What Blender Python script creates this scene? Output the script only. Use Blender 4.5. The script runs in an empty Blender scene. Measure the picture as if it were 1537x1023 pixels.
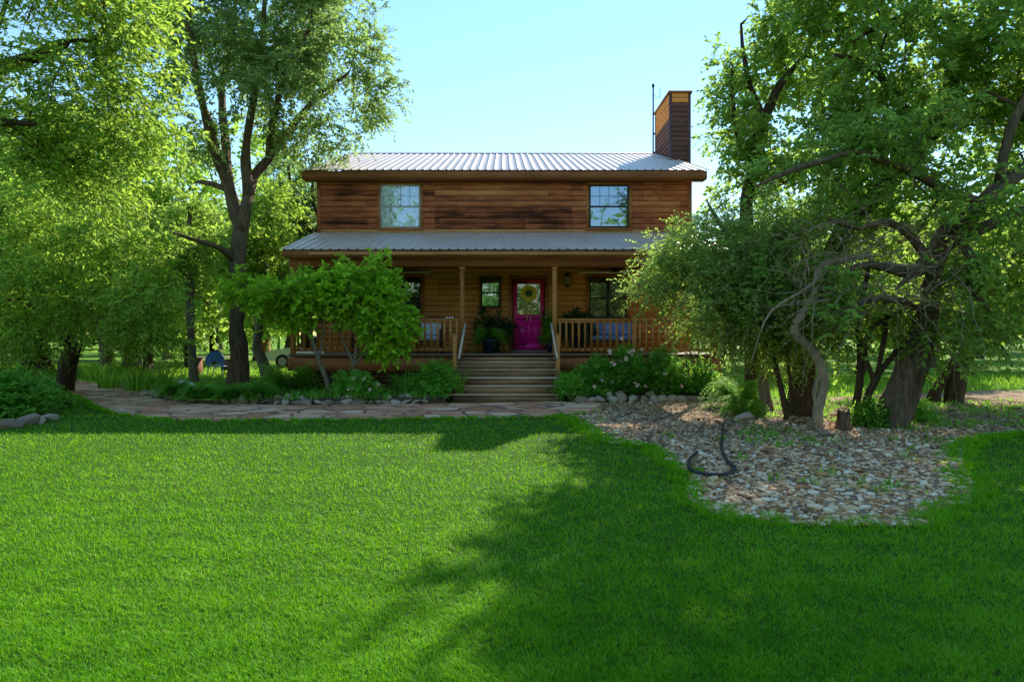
import bpy, bmesh, math, random
import numpy as np
from mathutils import Vector

# ------------------------------------------------------------------ camera, sky, sun, exposure
C = bpy.context.scene.collection
S = bpy.context.scene
CAMH, FPX, CX, CY = 1.53, 960.0, 757.0, 504.0
cam = bpy.data.cameras.new('camera'); camo = bpy.data.objects.new('camera', cam); C.objects.link(camo)
camo.location = (0, 0, CAMH); camo.rotation_euler = (math.radians(90), 0, 0)
cam.sensor_width = 36.0; cam.lens = 36.0*FPX/1537
cam.shift_x = (768.5-CX)/1537; cam.shift_y = -(511.5-CY)/1537
cam.clip_start = 0.05; cam.clip_end = 3000
S.camera = camo
SUN = Vector((0.50, 1.0, 0.75)).normalized()
SUN_EL = math.asin(SUN.z); SUN_AZ = math.atan2(SUN.x, SUN.y)
w = bpy.data.worlds.new('World'); S.world = w; w.use_nodes = True
nt = w.node_tree; nt.nodes.clear()
sky = nt.nodes.new('ShaderNodeTexSky'); sky.sky_type = 'NISHITA'; sky.sun_disc = False
sky.sun_elevation = SUN_EL; sky.sun_rotation = SUN_AZ
sky.air_density = 2.2; sky.dust_density = 0.0; sky.ozone_density = 9.0; sky.altitude = 300
bg = nt.nodes.new('ShaderNodeBackground'); bg.inputs[1].default_value = 0.057
wo = nt.nodes.new('ShaderNodeOutputWorld')
nt.links.new(sky.outputs[0], bg.inputs[0]); nt.links.new(bg.outputs[0], wo.inputs[0])
sl = bpy.data.lights.new('sun', 'SUN'); sl.energy = 2.0; sl.angle = math.radians(0.53); sl.color = (1.0, 0.93, 0.80)
so = bpy.data.objects.new('sun', sl); C.objects.link(so)
so.rotation_euler = SUN.to_track_quat('Z', 'Y').to_euler(); so.location = (10, 20, 30)
S.view_settings.view_transform = 'Standard'; S.view_settings.look = 'None'
S.view_settings.gamma = 1.0; S.view_settings.exposure = 2.1; S.view_settings.use_curve_mapping = False
try:
    S.cycles.max_bounces = 7; S.cycles.diffuse_bounces = 4; S.cycles.glossy_bounces = 2
    S.cycles.transmission_bounces = 4; S.cycles.transparent_max_bounces = 4
except Exception: pass

# ------------------------------------------------------------------ helpers
def W(px, py, Y): return np.array([(px-CX)/FPX*Y, Y, CAMH-(py-CY)/FPX*Y])
def G(px, py, z=0.0):
    Y = (CAMH-z)*FPX/(py-CY); return np.array([(px-CX)/FPX*Y, Y, z])
def nrm(v): return v/np.maximum(np.linalg.norm(v, axis=-1, keepdims=True), 1e-9)
ORG = {}
def thing(name, label, cat, loc=(0, 0, 0), group=None):
    o = bpy.data.objects.new(name, None); C.objects.link(o); o.location = loc; o.empty_display_size = .2
    o['label'] = label; o['category'] = cat
    if group: o['group'] = group
    ORG[o.name] = np.array(loc, float); return o
def tag(o, label=None, cat=None, group=None, kind=None):
    for k, v in (('label', label), ('category', cat), ('group', group), ('kind', kind)):
        if v: o[k] = v
    return o
def copy_tree(o, parent=None):
    c = o.copy(); C.objects.link(c); c.parent = parent
    for ch in list(o.children): copy_tree(ch, c)
    return c
class MB:
    def __init__(s): s.V = []; s.T = []; s.Q = []; s.n = 0
    def add(s, V, F, tone=0.5):
        V = np.asarray(V, float).reshape(-1, 3); F = np.asarray(F, int)
        if not len(F): return
        t = np.broadcast_to(np.asarray(tone, float), (len(F),)).copy()
        (s.Q if F.shape[1] == 4 else s.T).append((F+s.n, t)); s.V.append(V); s.n += len(V)
    def addmix(s, V, Q, T, tq, tt):
        V = np.asarray(V, float); 
        s.Q.append((Q+s.n, tq)); s.T.append((T+s.n, tt)); s.V.append(V); s.n += len(V)
    def box(s, x0, x1, y0, y1, z0, z1, tone=0.5):
        s.add([(x0,y0,z0),(x1,y0,z0),(x1,y1,z0),(x0,y1,z0),(x0,y0,z1),(x1,y0,z1),(x1,y1,z1),(x0,y1,z1)],
              [(3,2,1,0),(4,5,6,7),(0,1,5,4),(1,2,6,5),(2,3,7,6),(3,0,4,7)], tone); return s
    def bar(s, a, b, wx, wz, tone=0.5, up=(0, 0, 1)):
        a = np.array(a, float); b = np.array(b, float); d = nrm(b-a); u = np.array(up, float)
        if abs(d@u) > .95: u = np.array((0, 1., 0))
        x = nrm(np.cross(d, u)); z = np.cross(x, d)
        V = [p+x*sx*wx/2+z*sz*wz/2 for p in (a, b) for sx, sz in ((-1,-1),(1,-1),(1,1),(-1,1))]
        s.add(V, [(0,1,2,3),(7,6,5,4),(0,4,5,1),(1,5,6,2),(2,6,7,3),(3,7,4,0)], tone); return s
    def tube(s, P, R, n=6, tone=0.5, cap=True, rough=0.):
        P = np.asarray(P, float); m = len(P); R = np.broadcast_to(np.asarray(R, float), (m,))
        d = np.gradient(P, axis=0); d = nrm(d)
        u = np.array((0., 0, 1)) if abs(d[0][2]) < .9 else np.array((1., 0, 0))
        X = np.zeros_like(P); x = nrm(np.cross(d[0], u))
        for i in range(m):
            x = x-d[i]*(x@d[i]); x = x/max(np.linalg.norm(x), 1e-9); X[i] = x
        Yv = np.cross(d, X); a = np.arange(n)/n*2*math.pi
        V = P[:, None]+(X[:, None]*np.cos(a)[None, :, None]+Yv[:, None]*np.sin(a)[None, :, None])*R[:, None, None]
        if rough:
            q = np.arange(m)[:, None]; ph = P[0].sum()*7
            f = 1+rough*(np.sin(2*a[None]+q*.55+ph)*.5+np.sin(5*a[None]-q*.31+ph*2)*.55+np.sin(3*a[None]+q*.93+ph*3)*.4+np.sin(q*1.7+ph)*.35)
            V = P[:, None]+(V-P[:, None])*f[..., None]
        i = np.arange(m-1)[:, None]*n; j = np.arange(n)[None]; k = (j+1) % n
        F = np.stack([i+j, i+k, i+n+k, i+n+j], -1).reshape(-1, 4)
        s.add(V.reshape(-1, 3), F, tone)
        if cap and n > 3:
            for e, rev in ((0, True), (m-1, False)):
                idx = list(range(n)); Vc = np.vstack([V[e], P[e][None]])
                F = [(n, (q+1) % n, q) if rev else (n, q, (q+1) % n) for q in idx]; s.add(Vc, F, tone)
        return s
    def lathe(s, prof, c, n=16, tone=0.5):
        a = np.arange(n)/n*2*math.pi; V = np.array([[(c[0]+r*math.cos(t), c[1]+r*math.sin(t), c[2]+z) for t in a] for r, z in prof])
        m = len(prof); i = np.arange(m-1)[:, None]*n; j = np.arange(n)[None]; k = (j+1) % n
        s.add(V.reshape(-1, 3), np.stack([i+j, i+k, i+n+k, i+n+j], -1).reshape(-1, 4), tone); return s
    def build(s, name, mat, parent=None, org=None, smooth=False):
        me = bpy.data.meshes.new(name)
        V = np.vstack(s.V)
        o0 = np.zeros(3)
        if parent is not None:
            r = parent
            while r.parent: r = r.parent
            o0 = ORG.get(r.name, o0)
        elif org is not None: o0 = np.array(org, float)
        V = V-o0
        Q = np.vstack([q for q, t in s.Q]) if s.Q else np.zeros((0, 4), int)
        T = np.vstack([q for q, t in s.T]) if s.T else np.zeros((0, 3), int)
        tn = np.concatenate([t for q, t in s.Q]+[t for q, t in s.T])
        me.vertices.add(len(V)); me.vertices.foreach_set('co', V.astype(np.float32).ravel())
        nl = len(Q)*4+len(T)*3
        me.loops.add(nl); me.loops.foreach_set('vertex_index', np.concatenate([Q.ravel(), T.ravel()]).astype(np.int32))
        me.polygons.add(len(Q)+len(T))
        ls = np.concatenate([np.arange(len(Q))*4, len(Q)*4+np.arange(len(T))*3]).astype(np.int32)
        me.polygons.foreach_set('loop_start', ls)
        if smooth: me.polygons.foreach_set('use_smooth', np.ones(len(Q)+len(T), bool))
        at = me.attributes.new('tone', 'FLOAT', 'FACE'); at.data.foreach_set('value', tn.astype(np.float32))
        me.update(calc_edges=True); me.materials.append(mat)
        o = bpy.data.objects.new(name, me); C.objects.link(o)
        if parent is not None: o.parent = parent
        elif org is not None: o.location = org
        return o

# ------------------------------------------------------------------ materials
def mat(name):
    m = bpy.data.materials.new(name); m.use_nodes = True; t = m.node_tree
    b = t.nodes['Principled BSDF']; return m, t, b
def nd(t, typ, **kw):
    n = t.nodes.new(typ)
    for k, v in kw.items(): setattr(n, k, v)
    return n
def ramp(t, fac, stops):
    r = t.nodes.new('ShaderNodeValToRGB'); e = r.color_ramp.elements
    while len(e) < len(stops): e.new(0.5)
    for i, (p, c) in enumerate(stops): e[i].position = p; e[i].color = (*c, 1)
    t.links.new(fac, r.inputs[0]); return r.outputs[0]
def attr(t, nm='tone'):
    a = t.nodes.new('ShaderNodeAttribute'); a.attribute_name = nm; return a.outputs['Fac']
def noise(t, scale, vec=None, detail=4, rough=.55, coord='Object', sc=(1, 1, 1)):
    n = t.nodes.new('ShaderNodeTexNoise'); n.inputs['Scale'].default_value = scale; n.inputs['Detail'].default_value = detail
    n.inputs['Roughness'].default_value = rough
    tc = t.nodes.new('ShaderNodeTexCoord'); mp = t.nodes.new('ShaderNodeMapping'); mp.inputs['Scale'].default_value = sc
    t.links.new(tc.outputs[coord], mp.inputs[0]); t.links.new(mp.outputs[0], n.inputs['Vector']); return n.outputs['Fac']
def mth(t, op, a, b=0.0, c=None):
    n = t.nodes.new('ShaderNodeMath'); n.operation = op
    for i, v in enumerate((a, b) if c is None else (a, b, c)):
        if isinstance(v, (int, float)): n.inputs[i].default_value = v
        else: t.links.new(v, n.inputs[i])
    return n.outputs[0]
def mixc(t, f, a, b, mode='MIX'):
    n = t.nodes.new('ShaderNodeMix'); n.data_type = 'RGBA'; n.blend_type = mode
    for i, v in ((0, f), (6, a), (7, b)):
        if isinstance(v, (int, float)): n.inputs[i].default_value = v
        elif isinstance(v, tuple): n.inputs[i].default_value = (*v, 1)
        else: t.links.new(v, n.inputs[i])
    return n.outputs[2]
def bump(t, b, h, dist=.01, st=.6):
    n = t.nodes.new('ShaderNodeBump'); n.inputs['Distance'].default_value = dist; n.inputs['Strength'].default_value = st
    t.links.new(h, n.inputs['Height']); t.links.new(n.outputs[0], b.inputs['Normal'])
def setp(b, rough=.6, metal=0., spec=.4):
    b.inputs['Roughness'].default_value = rough; b.inputs['Metallic'].default_value = metal
    b.inputs['Specular IOR Level'].default_value = spec
def plain(name, col, rough=.6, metal=0., spec=.4, var=.25, nsc=6., bmp=0.):
    m, t, b = mat(name); setp(b, rough, metal, spec)
    n = noise(t, nsc); d = tuple(c*(1-var) for c in col); u = tuple(min(1, c*(1+var)) for c in col)
    t.links.new(ramp(t, n, [(.3, d), (.7, u)]), b.inputs['Base Color'])
    if bmp: bump(t, b, noise(t, nsc*6), bmp, .5)
    return m
def wood(name, dark, mid, light, grain=(.7, 6, 16), weather=.5, rough=.65):
    m, t, b = mat(name); setp(b, rough, 0, .2)
    a = attr(t); g = noise(t, 1.6, sc=grain, detail=6, rough=.65); big = noise(t, .55, sc=(1.0, 1, 1.8), detail=4)
    st = noise(t, 3.2, sc=(.30, 1, 1.9), detail=8, rough=.72)
    v = mth(t, 'ADD', a, mth(t, 'MULTIPLY', mth(t, 'SUBTRACT', g, .5), .75))
    v = mth(t, 'ADD', v, mth(t, 'MULTIPLY', mth(t, 'SUBTRACT', big, .5), weather*1.5))
    v = mth(t, 'ADD', v, mth(t, 'MULTIPLY', mth(t, 'SUBTRACT', st, .5), weather*1.7))
    t.links.new(ramp(t, v, [(.1, dark), (.5, mid), (.95, light)]), b.inputs['Base Color'])
    bump(t, b, g, .006, .5); return m
def leafmat(name, dark, light, trans, tf=.45, rough=.55, spec=.22, k=1.75):
    dark, light = (tuple(min(.85, c*k) for c in q) for q in (dark, light)); kt = min(k*1.1, .88/max(trans)); trans = tuple(c*kt for c in trans); tf = min(.58, tf+.12)
    m, t, b = mat(name); setp(b, rough, 0, spec)
    a = attr(t); col = ramp(t, a, [(0., dark), (1., light)]); t.links.new(col, b.inputs['Base Color'])
    tr = t.nodes.new('ShaderNodeBsdfTranslucent')
    t.links.new(ramp(t, a, [(0., tuple(c*.55 for c in trans)), (1., trans)]), tr.inputs[0])
    mx = t.nodes.new('ShaderNodeMixShader'); mx.inputs[0].default_value = tf
    t.links.new(b.outputs[0], mx.inputs[1]); t.links.new(tr.outputs[0], mx.inputs[2])
    t.links.new(mx.outputs[0], t.nodes['Material Output'].inputs[0]); return m
def barkmat(name, dark, light, sc=(1, 1, .22), nsc=14.):
    m, t, b = mat(name); setp(b, .9, 0, .15)
    n = noise(t, nsc, sc=sc, detail=6, rough=.7); n2 = noise(t, 1.3, detail=3)
    c = ramp(t, n, [(.3, dark), (.7, light)])
    c2 = mixc(t, mth(t, 'MULTIPLY', n2, .5), c, tuple(.55*x for x in light))
    t.links.new(c2, b.inputs['Base Color']); bump(t, b, n, .05, .9); return m

M_siding = wood('weathered_siding', (.07, .020, .010), (.52, .135, .055), (.78, .31, .12), weather=.62)
M_trim = wood('stained_trim', (.11, .036, .012), (.36, .12, .042), (.62, .30, .11), weather=.3)
M_rail = wood('stained_rail_wood', (.20, .07, .02), (.55, .20, .055), (.72, .36, .13), grain=(5, 5, .8), weather=.25)
M_porchwall = wood('porch_siding', (.20, .065, .018), (.66, .24, .065), (.82, .40, .14), weather=.2)
M_step = wood('worn_step_wood', (.14, .07, .04), (.48, .27, .16), (.80, .58, .42), weather=.5)
M_deck = wood('deck_wood', (.10, .055, .035), (.28, .155, .10), (.5, .33, .23), weather=.4)
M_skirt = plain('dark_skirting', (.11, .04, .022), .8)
M_chim = wood('chimney_siding', (.07, .035, .042), (.22, .10, .085), (.90, .36, .10), weather=.08)
M_black = plain('black_metal', (.015, .015, .017), .45, .3)
M_white = plain('white_paint', (.72, .72, .70), .5, var=.08)
M_greyframe = plain('grey_window_frame', (.46, .46, .47), .4, var=.1)
M_bronze = plain('bronze_window_frame', (.05, .042, .04), .4, .2)
M_rod = plain('grey_handrail_paint', (.62, .52, .44), .6, var=.15)
def roofmat():
    m, t, b = mat('ribbed_metal_roof'); setp(b, .42, .05, .5)
    n = noise(t, 1.2, detail=5); n2 = noise(t, 5, sc=(3, .25, 1), detail=4)
    v = mth(t, 'ADD', mth(t, 'MULTIPLY', n, .6), mth(t, 'MULTIPLY', n2, .4))
    t.links.new(ramp(t, v, [(.25, (.50, .385, .31)), (.75, (.76, .60, .49))]), b.inputs['Base Color']); return m
M_roof = roofmat()
def glassmat(name, base, refl, pat=0., mir=(.92, .95, 1.)):
    m, t, b = mat(name); setp(b, .3, 0, .5)
    if pat:
        n = noise(t, 7, detail=6, rough=.7)
        t.links.new(ramp(t, n, [(.40, tuple(c*.35 for c in base)), (.62, base)]), b.inputs['Base Color'])
    else: b.inputs['Base Color'].default_value = (*base, 1)
    g = t.nodes.new('ShaderNodeBsdfGlossy'); g.inputs['Roughness'].default_value = .015; g.inputs['Color'].default_value = (*mir, 1)
    h = noise(t, 1.1, detail=2); bn = t.nodes.new('ShaderNodeBump'); bn.inputs['Distance'].default_value = .004
    t.links.new(h, bn.inputs['Height']); t.links.new(bn.outputs[0], g.inputs['Normal'])
    mx = t.nodes.new('ShaderNodeMixShader'); mx.inputs[0].default_value = refl
    t.links.new(b.outputs[0], mx.inputs[1]); t.links.new(g.outputs[0], mx.inputs[2])
    t.links.new(mx.outputs[0], t.nodes['Material Output'].inputs[0]); return m
M_glass = glassmat('window_glass', (.012, .014, .018), .38, mir=(.55, .72, 1.))
M_glasscurt = glassmat('glass_over_lace', (.55, .60, .74), .26, 1., mir=(.6, .76, 1.))
M_glasslow = glassmat('porch_window_glass', (.010, .012, .010), .17, mir=(.8, .9, 1.))
def doormat_():
    m, t, b = mat('magenta_door_paint'); setp(b, .4, 0, .5)
    t.links.new(ramp(t, attr(t), [(0, (.60, .035, .06)), (1, (.88, .014, .33))]), b.inputs['Base Color']); return m
M_door = doormat_()
M_yellow = plain('sunflower_yellow', (.95, .66, .05), .5, var=.25, nsc=30)
M_seed = plain('sunflower_centre', (.05, .10, .04), .6)
M_chime = plain('copper_chime_tube', (.45, .28, .12), .35, .7)
M_pot = plain('dark_blue_glaze', (.02, .025, .07), .25)
M_blue = plain('blue_paint', (.02, .07, .30), .4)
M_cushw = plain('white_cushion', (.62, .66, .72), .9, var=.1)
M_cushb = plain('blue_cushion', (.20, .28, .55), .9, var=.2)
M_chairwood = wood('porch_chair_wood', (.03, .014, .01), (.10, .045, .02), (.2, .1, .05), weather=.2)
M_bark_oak = barkmat('oak_bark', (.035, .020, .011), (.26, .17, .11))
M_bark_dark = barkmat('dark_bark', (.020, .012, .007), (.14, .088, .052))
M_bark_grey = barkmat('grey_bark', (.09, .068, .05), (.32, .25, .19))
M_snag = barkmat('bleached_wood', (.12, .07, .04), (.60, .42, .28), nsc=16.)
M_leaf_oak = leafmat('oak_leaf', (.030, .065, .016), (.12, .185, .055), (.29, .43, .10), .34)
M_leaf_lime = leafmat('lime_leaf', (.04, .10, .010), (.20, .30, .045), (.40, .58, .07), .44, k=1.95)
M_leaf_mid = leafmat('mid_leaf', (.035, .075, .016), (.15, .225, .04), (.36, .54, .075), .40)
M_leaf_fine = leafmat('fine_leaf', (.05, .09, .022), (.24, .31, .08), (.44, .64, .10), .44, k=2.0)
M_leaf_shrub = leafmat('shrub_leaf', (.07, .19, .010), (.30, .52, .03), (.54, .80, .045), .40)
M_leaf_bed = leafmat('bed_leaf', (.025, .075, .012), (.10, .24, .03), (.26, .50, .05), .38, k=2.3)
M_leaf_weed = leafmat('weed_leaf', (.04, .10, .015), (.16, .30, .04), (.3, .55, .06), .35)
M_leaf_dark = leafmat('dark_leaf', (.012, .028, .012), (.04, .075, .025), (.06, .13, .03), .25)
M_leaf_fern = leafmat('fern_leaf', (.04, .10, .012), (.14, .28, .03), (.3, .5, .05), .35, .75, .08, k=2.0)
M_leaf_far = leafmat('far_leaf', (.045, .09, .018), (.17, .26, .05), (.42, .60, .09), .42)
M_pink = plain('pale_rose_petal', (.80, .52, .45), .7, var=.2)
def grassmat():
    m, t, b = mat('lawn_blade'); setp(b, .55, 0, .15)
    a = attr(t); pn = noise(t, .55, detail=3)
    v = mth(t, 'ADD', mth(t, 'MULTIPLY', a, .75), mth(t, 'MULTIPLY', pn, .35))
    col = ramp(t, v, [(.05, (.035, .16, .003)), (.75, (.165, .46, .004)), (.9, (.24, .48, .02)), (.985, (.44, .52, .13))]); t.links.new(col, b.inputs['Base Color'])
    tr = t.nodes.new('ShaderNodeBsdfTranslucent')
    t.links.new(ramp(t, v, [(.05, (.14, .46, .005)), (.8, (.42, .78, .012))]), tr.inputs[0])
    mx = t.nodes.new('ShaderNodeMixShader'); mx.inputs[0].default_value = .37
    t.links.new(b.outputs[0], mx.inputs[1]); t.links.new(tr.outputs[0], mx.inputs[2])
    t.links.new(mx.outputs[0], t.nodes['Material Output'].inputs[0]); return m
M_grass = grassmat()
def groundmat():
    m, t, b = mat('ground_turf'); setp(b, .95, 0, .1)
    n = noise(t, 1.5, detail=6, rough=.7); n2 = noise(t, .08, detail=4)
    c = ramp(t, n, [(.3, (.08, .17, .015)), (.7, (.19, .34, .04))])
    c2 = mixc(t, ramp(t, n2, [(.55, (0, 0, 0)), (.75, (.6, .6, .6))]), c, (.38, .33, .15))
    t.links.new(c2, b.inputs['Base Color']); bump(t, b, noise(t, 20, detail=5), .05, .8); return m
M_ground = groundmat()
def soilmat(name, a, c):
    m, t, b = mat(name); setp(b, .95, 0, .1); n = noise(t, 5, detail=8, rough=.7)
    t.links.new(ramp(t, n, [(.3, a), (.7, c)]), b.inputs['Base Color']); bump(t, b, noise(t, 30, detail=6), .03, .9); return m
M_soil = soilmat('bed_soil', (.05, .035, .024), (.14, .10, .065))
M_gravbase = soilmat('gravel_fines', (.14, .08, .045), (.50, .35, .22))
M_lawnsoil = soilmat('lawn_soil', (.03, .075, .006), (.06, .13, .012))
def flagmat():
    m, t, b = mat('flagstone'); setp(b, .75, 0, .3)
    tc = nd(t, 'ShaderNodeTexCoord'); mp = nd(t, 'ShaderNodeMapping'); mp.inputs['Scale'].default_value = (1.7, 2.6, 1)
    t.links.new(tc.outputs['Object'], mp.inputs[0])
    v1 = nd(t, 'ShaderNodeTexVoronoi', feature='DISTANCE_TO_EDGE'); v2 = nd(t, 'ShaderNodeTexVoronoi')
    for v in (v1, v2):
        v.inputs['Scale'].default_value = 1.0; t.links.new(mp.outputs[0], v.inputs['Vector'])
    sep = nd(t, 'ShaderNodeSeparateColor'); t.links.new(v2.outputs['Color'], sep.inputs[0])
    n = noise(t, 6, detail=7, rough=.7)
    k = mth(t, 'ADD', mth(t, 'MULTIPLY', sep.outputs[0], .7), mth(t, 'MULTIPLY', n, .3))
    st = ramp(t, k, [(.1, (.42, .15, .075)), (.45, (.74, .34, .19)), (.75, (.80, .47, .30)), (.95, (.80, .56, .37))])
    e = ramp(t, v1.outputs['Distance'], [(.02, (0, 0, 0)), (.06, (1, 1, 1))])
    t.links.new(mixc(t, e, (.16, .10, .06), st), b.inputs['Base Color'])
    bump(t, b, mth(t, 'ADD', mth(t, 'MULTIPLY', e, 1.), mth(t, 'MULTIPLY', n, .3)), .025, .8); return m
M_flag = flagmat()
def stonemat(name, stops, nsc=9):
    m, t, b = mat(name); setp(b, .85, 0, .25)
    n = noise(t, nsc, detail=7, rough=.65); v = mth(t, 'ADD', mth(t, 'MULTIPLY', attr(t), .8), mth(t, 'MULTIPLY', n, .3))
    t.links.new(ramp(t, v, stops), b.inputs['Base Color']); bump(t, b, n, .03, .7); return m
M_pebble = stonemat('river_pebble', [(.08, (.14, .065, .03)), (.3, (.46, .22, .09)), (.55, (.70, .43, .21)), (.8, (.82, .62, .40)), (1, (.88, .76, .56))])
M_rock = stonemat('limestone_rock', [(.1, (.14, .095, .065)), (.5, (.33, .235, .165)), (.9, (.56, .46, .36))], 5)
M_pave = plain('car_white', (.78, .80, .82), .25, var=.03)
M_tyre = plain('tyre_rubber', (.02, .02, .02), .8)
M_carglass = plain('car_dark_glass', (.01, .012, .015), .08)
M_brick = plain('red_brick', (.35, .13, .07), .85, nsc=14)
M_picnic = wood('picnic_wood', (.08, .035, .02), (.30, .13, .07), (.60, .48, .36), weather=.4)
M_hose = plain('black_hose', (.02, .02, .02), .5)
M_litter = stonemat('leaf_litter', [(.1, (.10, .06, .035)), (.5, (.24, .16, .10)), (.9, (.42, .33, .24))], 20)

# ------------------------------------------------------------------ ground, beds, path
def poly_mesh(name, pts, z, m, kind='structure', thick=0.0):
    bm = bmesh.new(); vs = [bm.verts.new((p[0], p[1], z if len(p) < 3 else p[2])) for p in pts]; f = bm.faces.new(vs)
    if f.normal.z < 0: f.normal_flip()
    bm.normal_update()
    if f.normal.z < 0: bmesh.ops.reverse_faces(bm, faces=[f])
    if thick:
        r = bmesh.ops.extrude_face_region(bm, geom=[f]); 
        top = [g for g in r['geom'] if isinstance(g, bmesh.types.BMVert)]
        for v in top: v.co.z += thick
    bmesh.ops.triangulate(bm, faces=bm.faces[:])
    bmesh.ops.recalc_face_normals(bm, faces=bm.faces[:])
    me = bpy.data.meshes.new(name); bm.to_mesh(me); bm.free(); me.materials.append(m)
    o = bpy.data.objects.new(name, me); C.objects.link(o); o['kind'] = kind; return o
def smoothpoly(pts, n=4, closed=False):
    P = [np.array(p, float) for p in pts]; out = []; m = len(P)
    for i in range(m if closed else m-1):
        p0 = P[(i-1) % m] if closed or i else P[0]; p1 = P[i]; p2 = P[(i+1) % m]; p3 = P[(i+2) % m] if closed or i+2 < m else P[-1]
        for k in range(n):
            t = k/n; out.append(.5*((2*p1)+(-p0+p2)*t+(2*p0-5*p1+4*p2-p3)*t*t+(-p0+3*p1-3*p2+p3)*t**3))
    if not closed: out.append(P[-1])
    return out
g = MB()
xs = np.concatenate([np.linspace(-900, -60, 12), np.linspace(-50, 50, 41), np.linspace(60, 900, 12)])
ys = np.concatenate([np.linspace(-900, -60, 8), np.linspace(-50, 90, 57), np.linspace(100, 1500, 14)])
XX, YY = np.meshgrid(xs, ys); far = np.clip((np.hypot(XX, YY-10)-45)/60, 0, 1)
ZZ = -.02+far*(1.2*np.sin(XX*.02)*np.cos(YY*.017))-.0*far
n0, n1 = len(ys), len(xs); I = np.arange(n0*n1).reshape(n0, n1)
g.add(np.stack([XX, YY, ZZ], -1).reshape(-1, 3), np.stack([I[:-1, :-1], I[:-1, 1:], I[1:, 1:], I[1:, :-1]], -1).reshape(-1, 4))
tag(g.build('ground', M_ground, smooth=True), kind='structure')

path_front = [(-60, 578), (20, 577), (80, 586), (122, 599), (150, 614), (200, 625), (280, 631), (400, 631), (600, 629), (760, 627), (842, 624), (884, 620)]
path_back = [(905, 606), (838, 604), (690, 606), (560, 608), (400, 608.5), (300, 605), (238, 598), (195, 586), (140, 575), (90, 568), (20, 563), (-60, 563)]
pf = smoothpoly([G(*p)[:2] for p in path_front]); pb = smoothpoly([G(*p)[:2] for p in path_back])
poly_mesh('path', pf+pb, -.03, M_flag, thick=.055)
gl = [(842, 624.5), (872, 640), (893, 652), (908, 664), (955, 668), (985, 676), (1003, 692), (1034, 716), (1031, 744), (1066, 768), (1150, 784), (1280, 790), (1393, 787), (1405, 768), (1465, 746), (1446, 700), (1452, 664), (1537, 652), (1640, 650)]
gb = [(1640, 590), (1500, 585), (1350, 592), (1200, 598), (1100, 601), (960, 601), (905, 606), (884, 620)]
grav_edge = smoothpoly([G(*p)[:2] for p in gl]); gback = [G(*p)[:2] for p in gb]
GRAV = [np.array(p) for p in grav_edge+gback]
poly_mesh('gravel_bed', GRAV, .006, M_gravbase)
# lawn: polygon in front of the path and left/in front of the gravel
LAWN = [np.array(p) for p in pf if p[1] < 30]+[np.array(p) for p in grav_edge[1:]]
LAWN = LAWN+[np.array((22, 9)), np.array((22, -4)), np.array((-22, -4)), np.array((-22, 17))]
poly_mesh('lawn', LAWN, -.006, M_lawnsoil)
# planting beds (soil mounds) behind the path on the left and beside the steps on the right
def bed(name, outline, zt):
    o = poly_mesh(name, outline, -.05, M_soil, thick=zt+.05); return o
BEDL = [np.array(p) for p in pb if p[0] < -1.3][:40]
bedl = [(-1.35, 14.6)]+[tuple(p+np.array((0, .12))) for p in pb if -12.2 < p[0] < -1.35]+[(-12.6, 20.5), (-6.2, 20.5), (-5.8, 16.6), (-1.35, 16.6)]
bed('garden_bed', bedl, .14)
bedr = [(1.5, 14.75), (2.4, 14.9), (3.4, 14.95), (4.4, 15.0), (5.2, 15.3), (6.0, 16.8), (1.5, 16.8)]
bed('garden_bed', bedr, .14)
def inside(P, poly):
    P = np.asarray(P); poly = np.asarray(poly); r = np.zeros(len(P), bool); j = len(poly)-1
    for i in range(len(poly)):
        a, b = poly[i], poly[j]
        c = ((a[1] > P[:, 1]) != (b[1] > P[:, 1])) & (P[:, 0] < (b[0]-a[0])*(P[:, 1]-a[1])/(b[1]-a[1]+1e-12)+a[0]); r ^= c; j = i
    return r

# ------------------------------------------------------------------ lawn blades
def blades(P, h, wd, rng, lean=.5, tone=None):
    n = len(P); a = rng.uniform(0, 2*math.pi, n); l = rng.uniform(0.1, 1, n)*lean*h; b = a+rng.uniform(-.8, .8, n)
    side = np.stack([-np.sin(a), np.cos(a), np.zeros(n)], -1)*wd[:, None]/2
    dl = np.stack([np.cos(b), np.sin(b), np.zeros(n)], -1)*l[:, None]
    up = np.zeros((n, 3)); up[:, 2] = h
    V = np.stack([P-side, P+side, P+.55*up+.4*dl+side*.8, P+.55*up+.4*dl-side*.8, P+up*.93+dl], 1).reshape(-1, 3)
    i = np.arange(n)*5; Q = np.stack([i, i+1, i+2, i+3], -1); T = np.stack([i+3, i+2, i+4], -1)
    t = rng.uniform(0, 1, n) if tone is None else tone
    return V, Q, T, t
rng = np.random.default_rng(5)
def sample_lawn(N, y0, y1, half):
    # number per area falls with distance so far grass stays affordable
    u = rng.uniform(0, 1, N); inv = 1/y0**1.2+(1/y1**1.2-1/y0**1.2)*u; Y = inv**(-1/1.2)
    X = rng.uniform(-1, 1, N)*(Y*half+.6); return np.stack([X, Y], -1)
p2 = sample_lawn(680000, 2.35, 20, 1.02); p2 = p2[inside(p2, LAWN)]
fz = np.sin(p2[:, 0]*31+2.1*np.sin(p2[:, 1]*23))*np.sin(p2[:, 1]*37+1.7*np.sin(p2[:, 0]*29)); p2 = p2[(fz > -.35) | (rng.random(len(p2)) < .35)]
Y = p2[:, 1]
clump = .5+.5*np.sin(p2[:, 0]*7.1+2*np.sin(p2[:, 1]*5.3))*np.sin(p2[:, 1]*8.7+1.7*np.sin(p2[:, 0]*6.1))
h = rng.uniform(.013, .040, len(p2))*(.8+.45*clump)*np.clip(.8+Y/30, .8, 1.3); wd = np.clip(.00085*Y, .0029, .018)*rng.uniform(.8, 1.3, len(p2))
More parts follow.
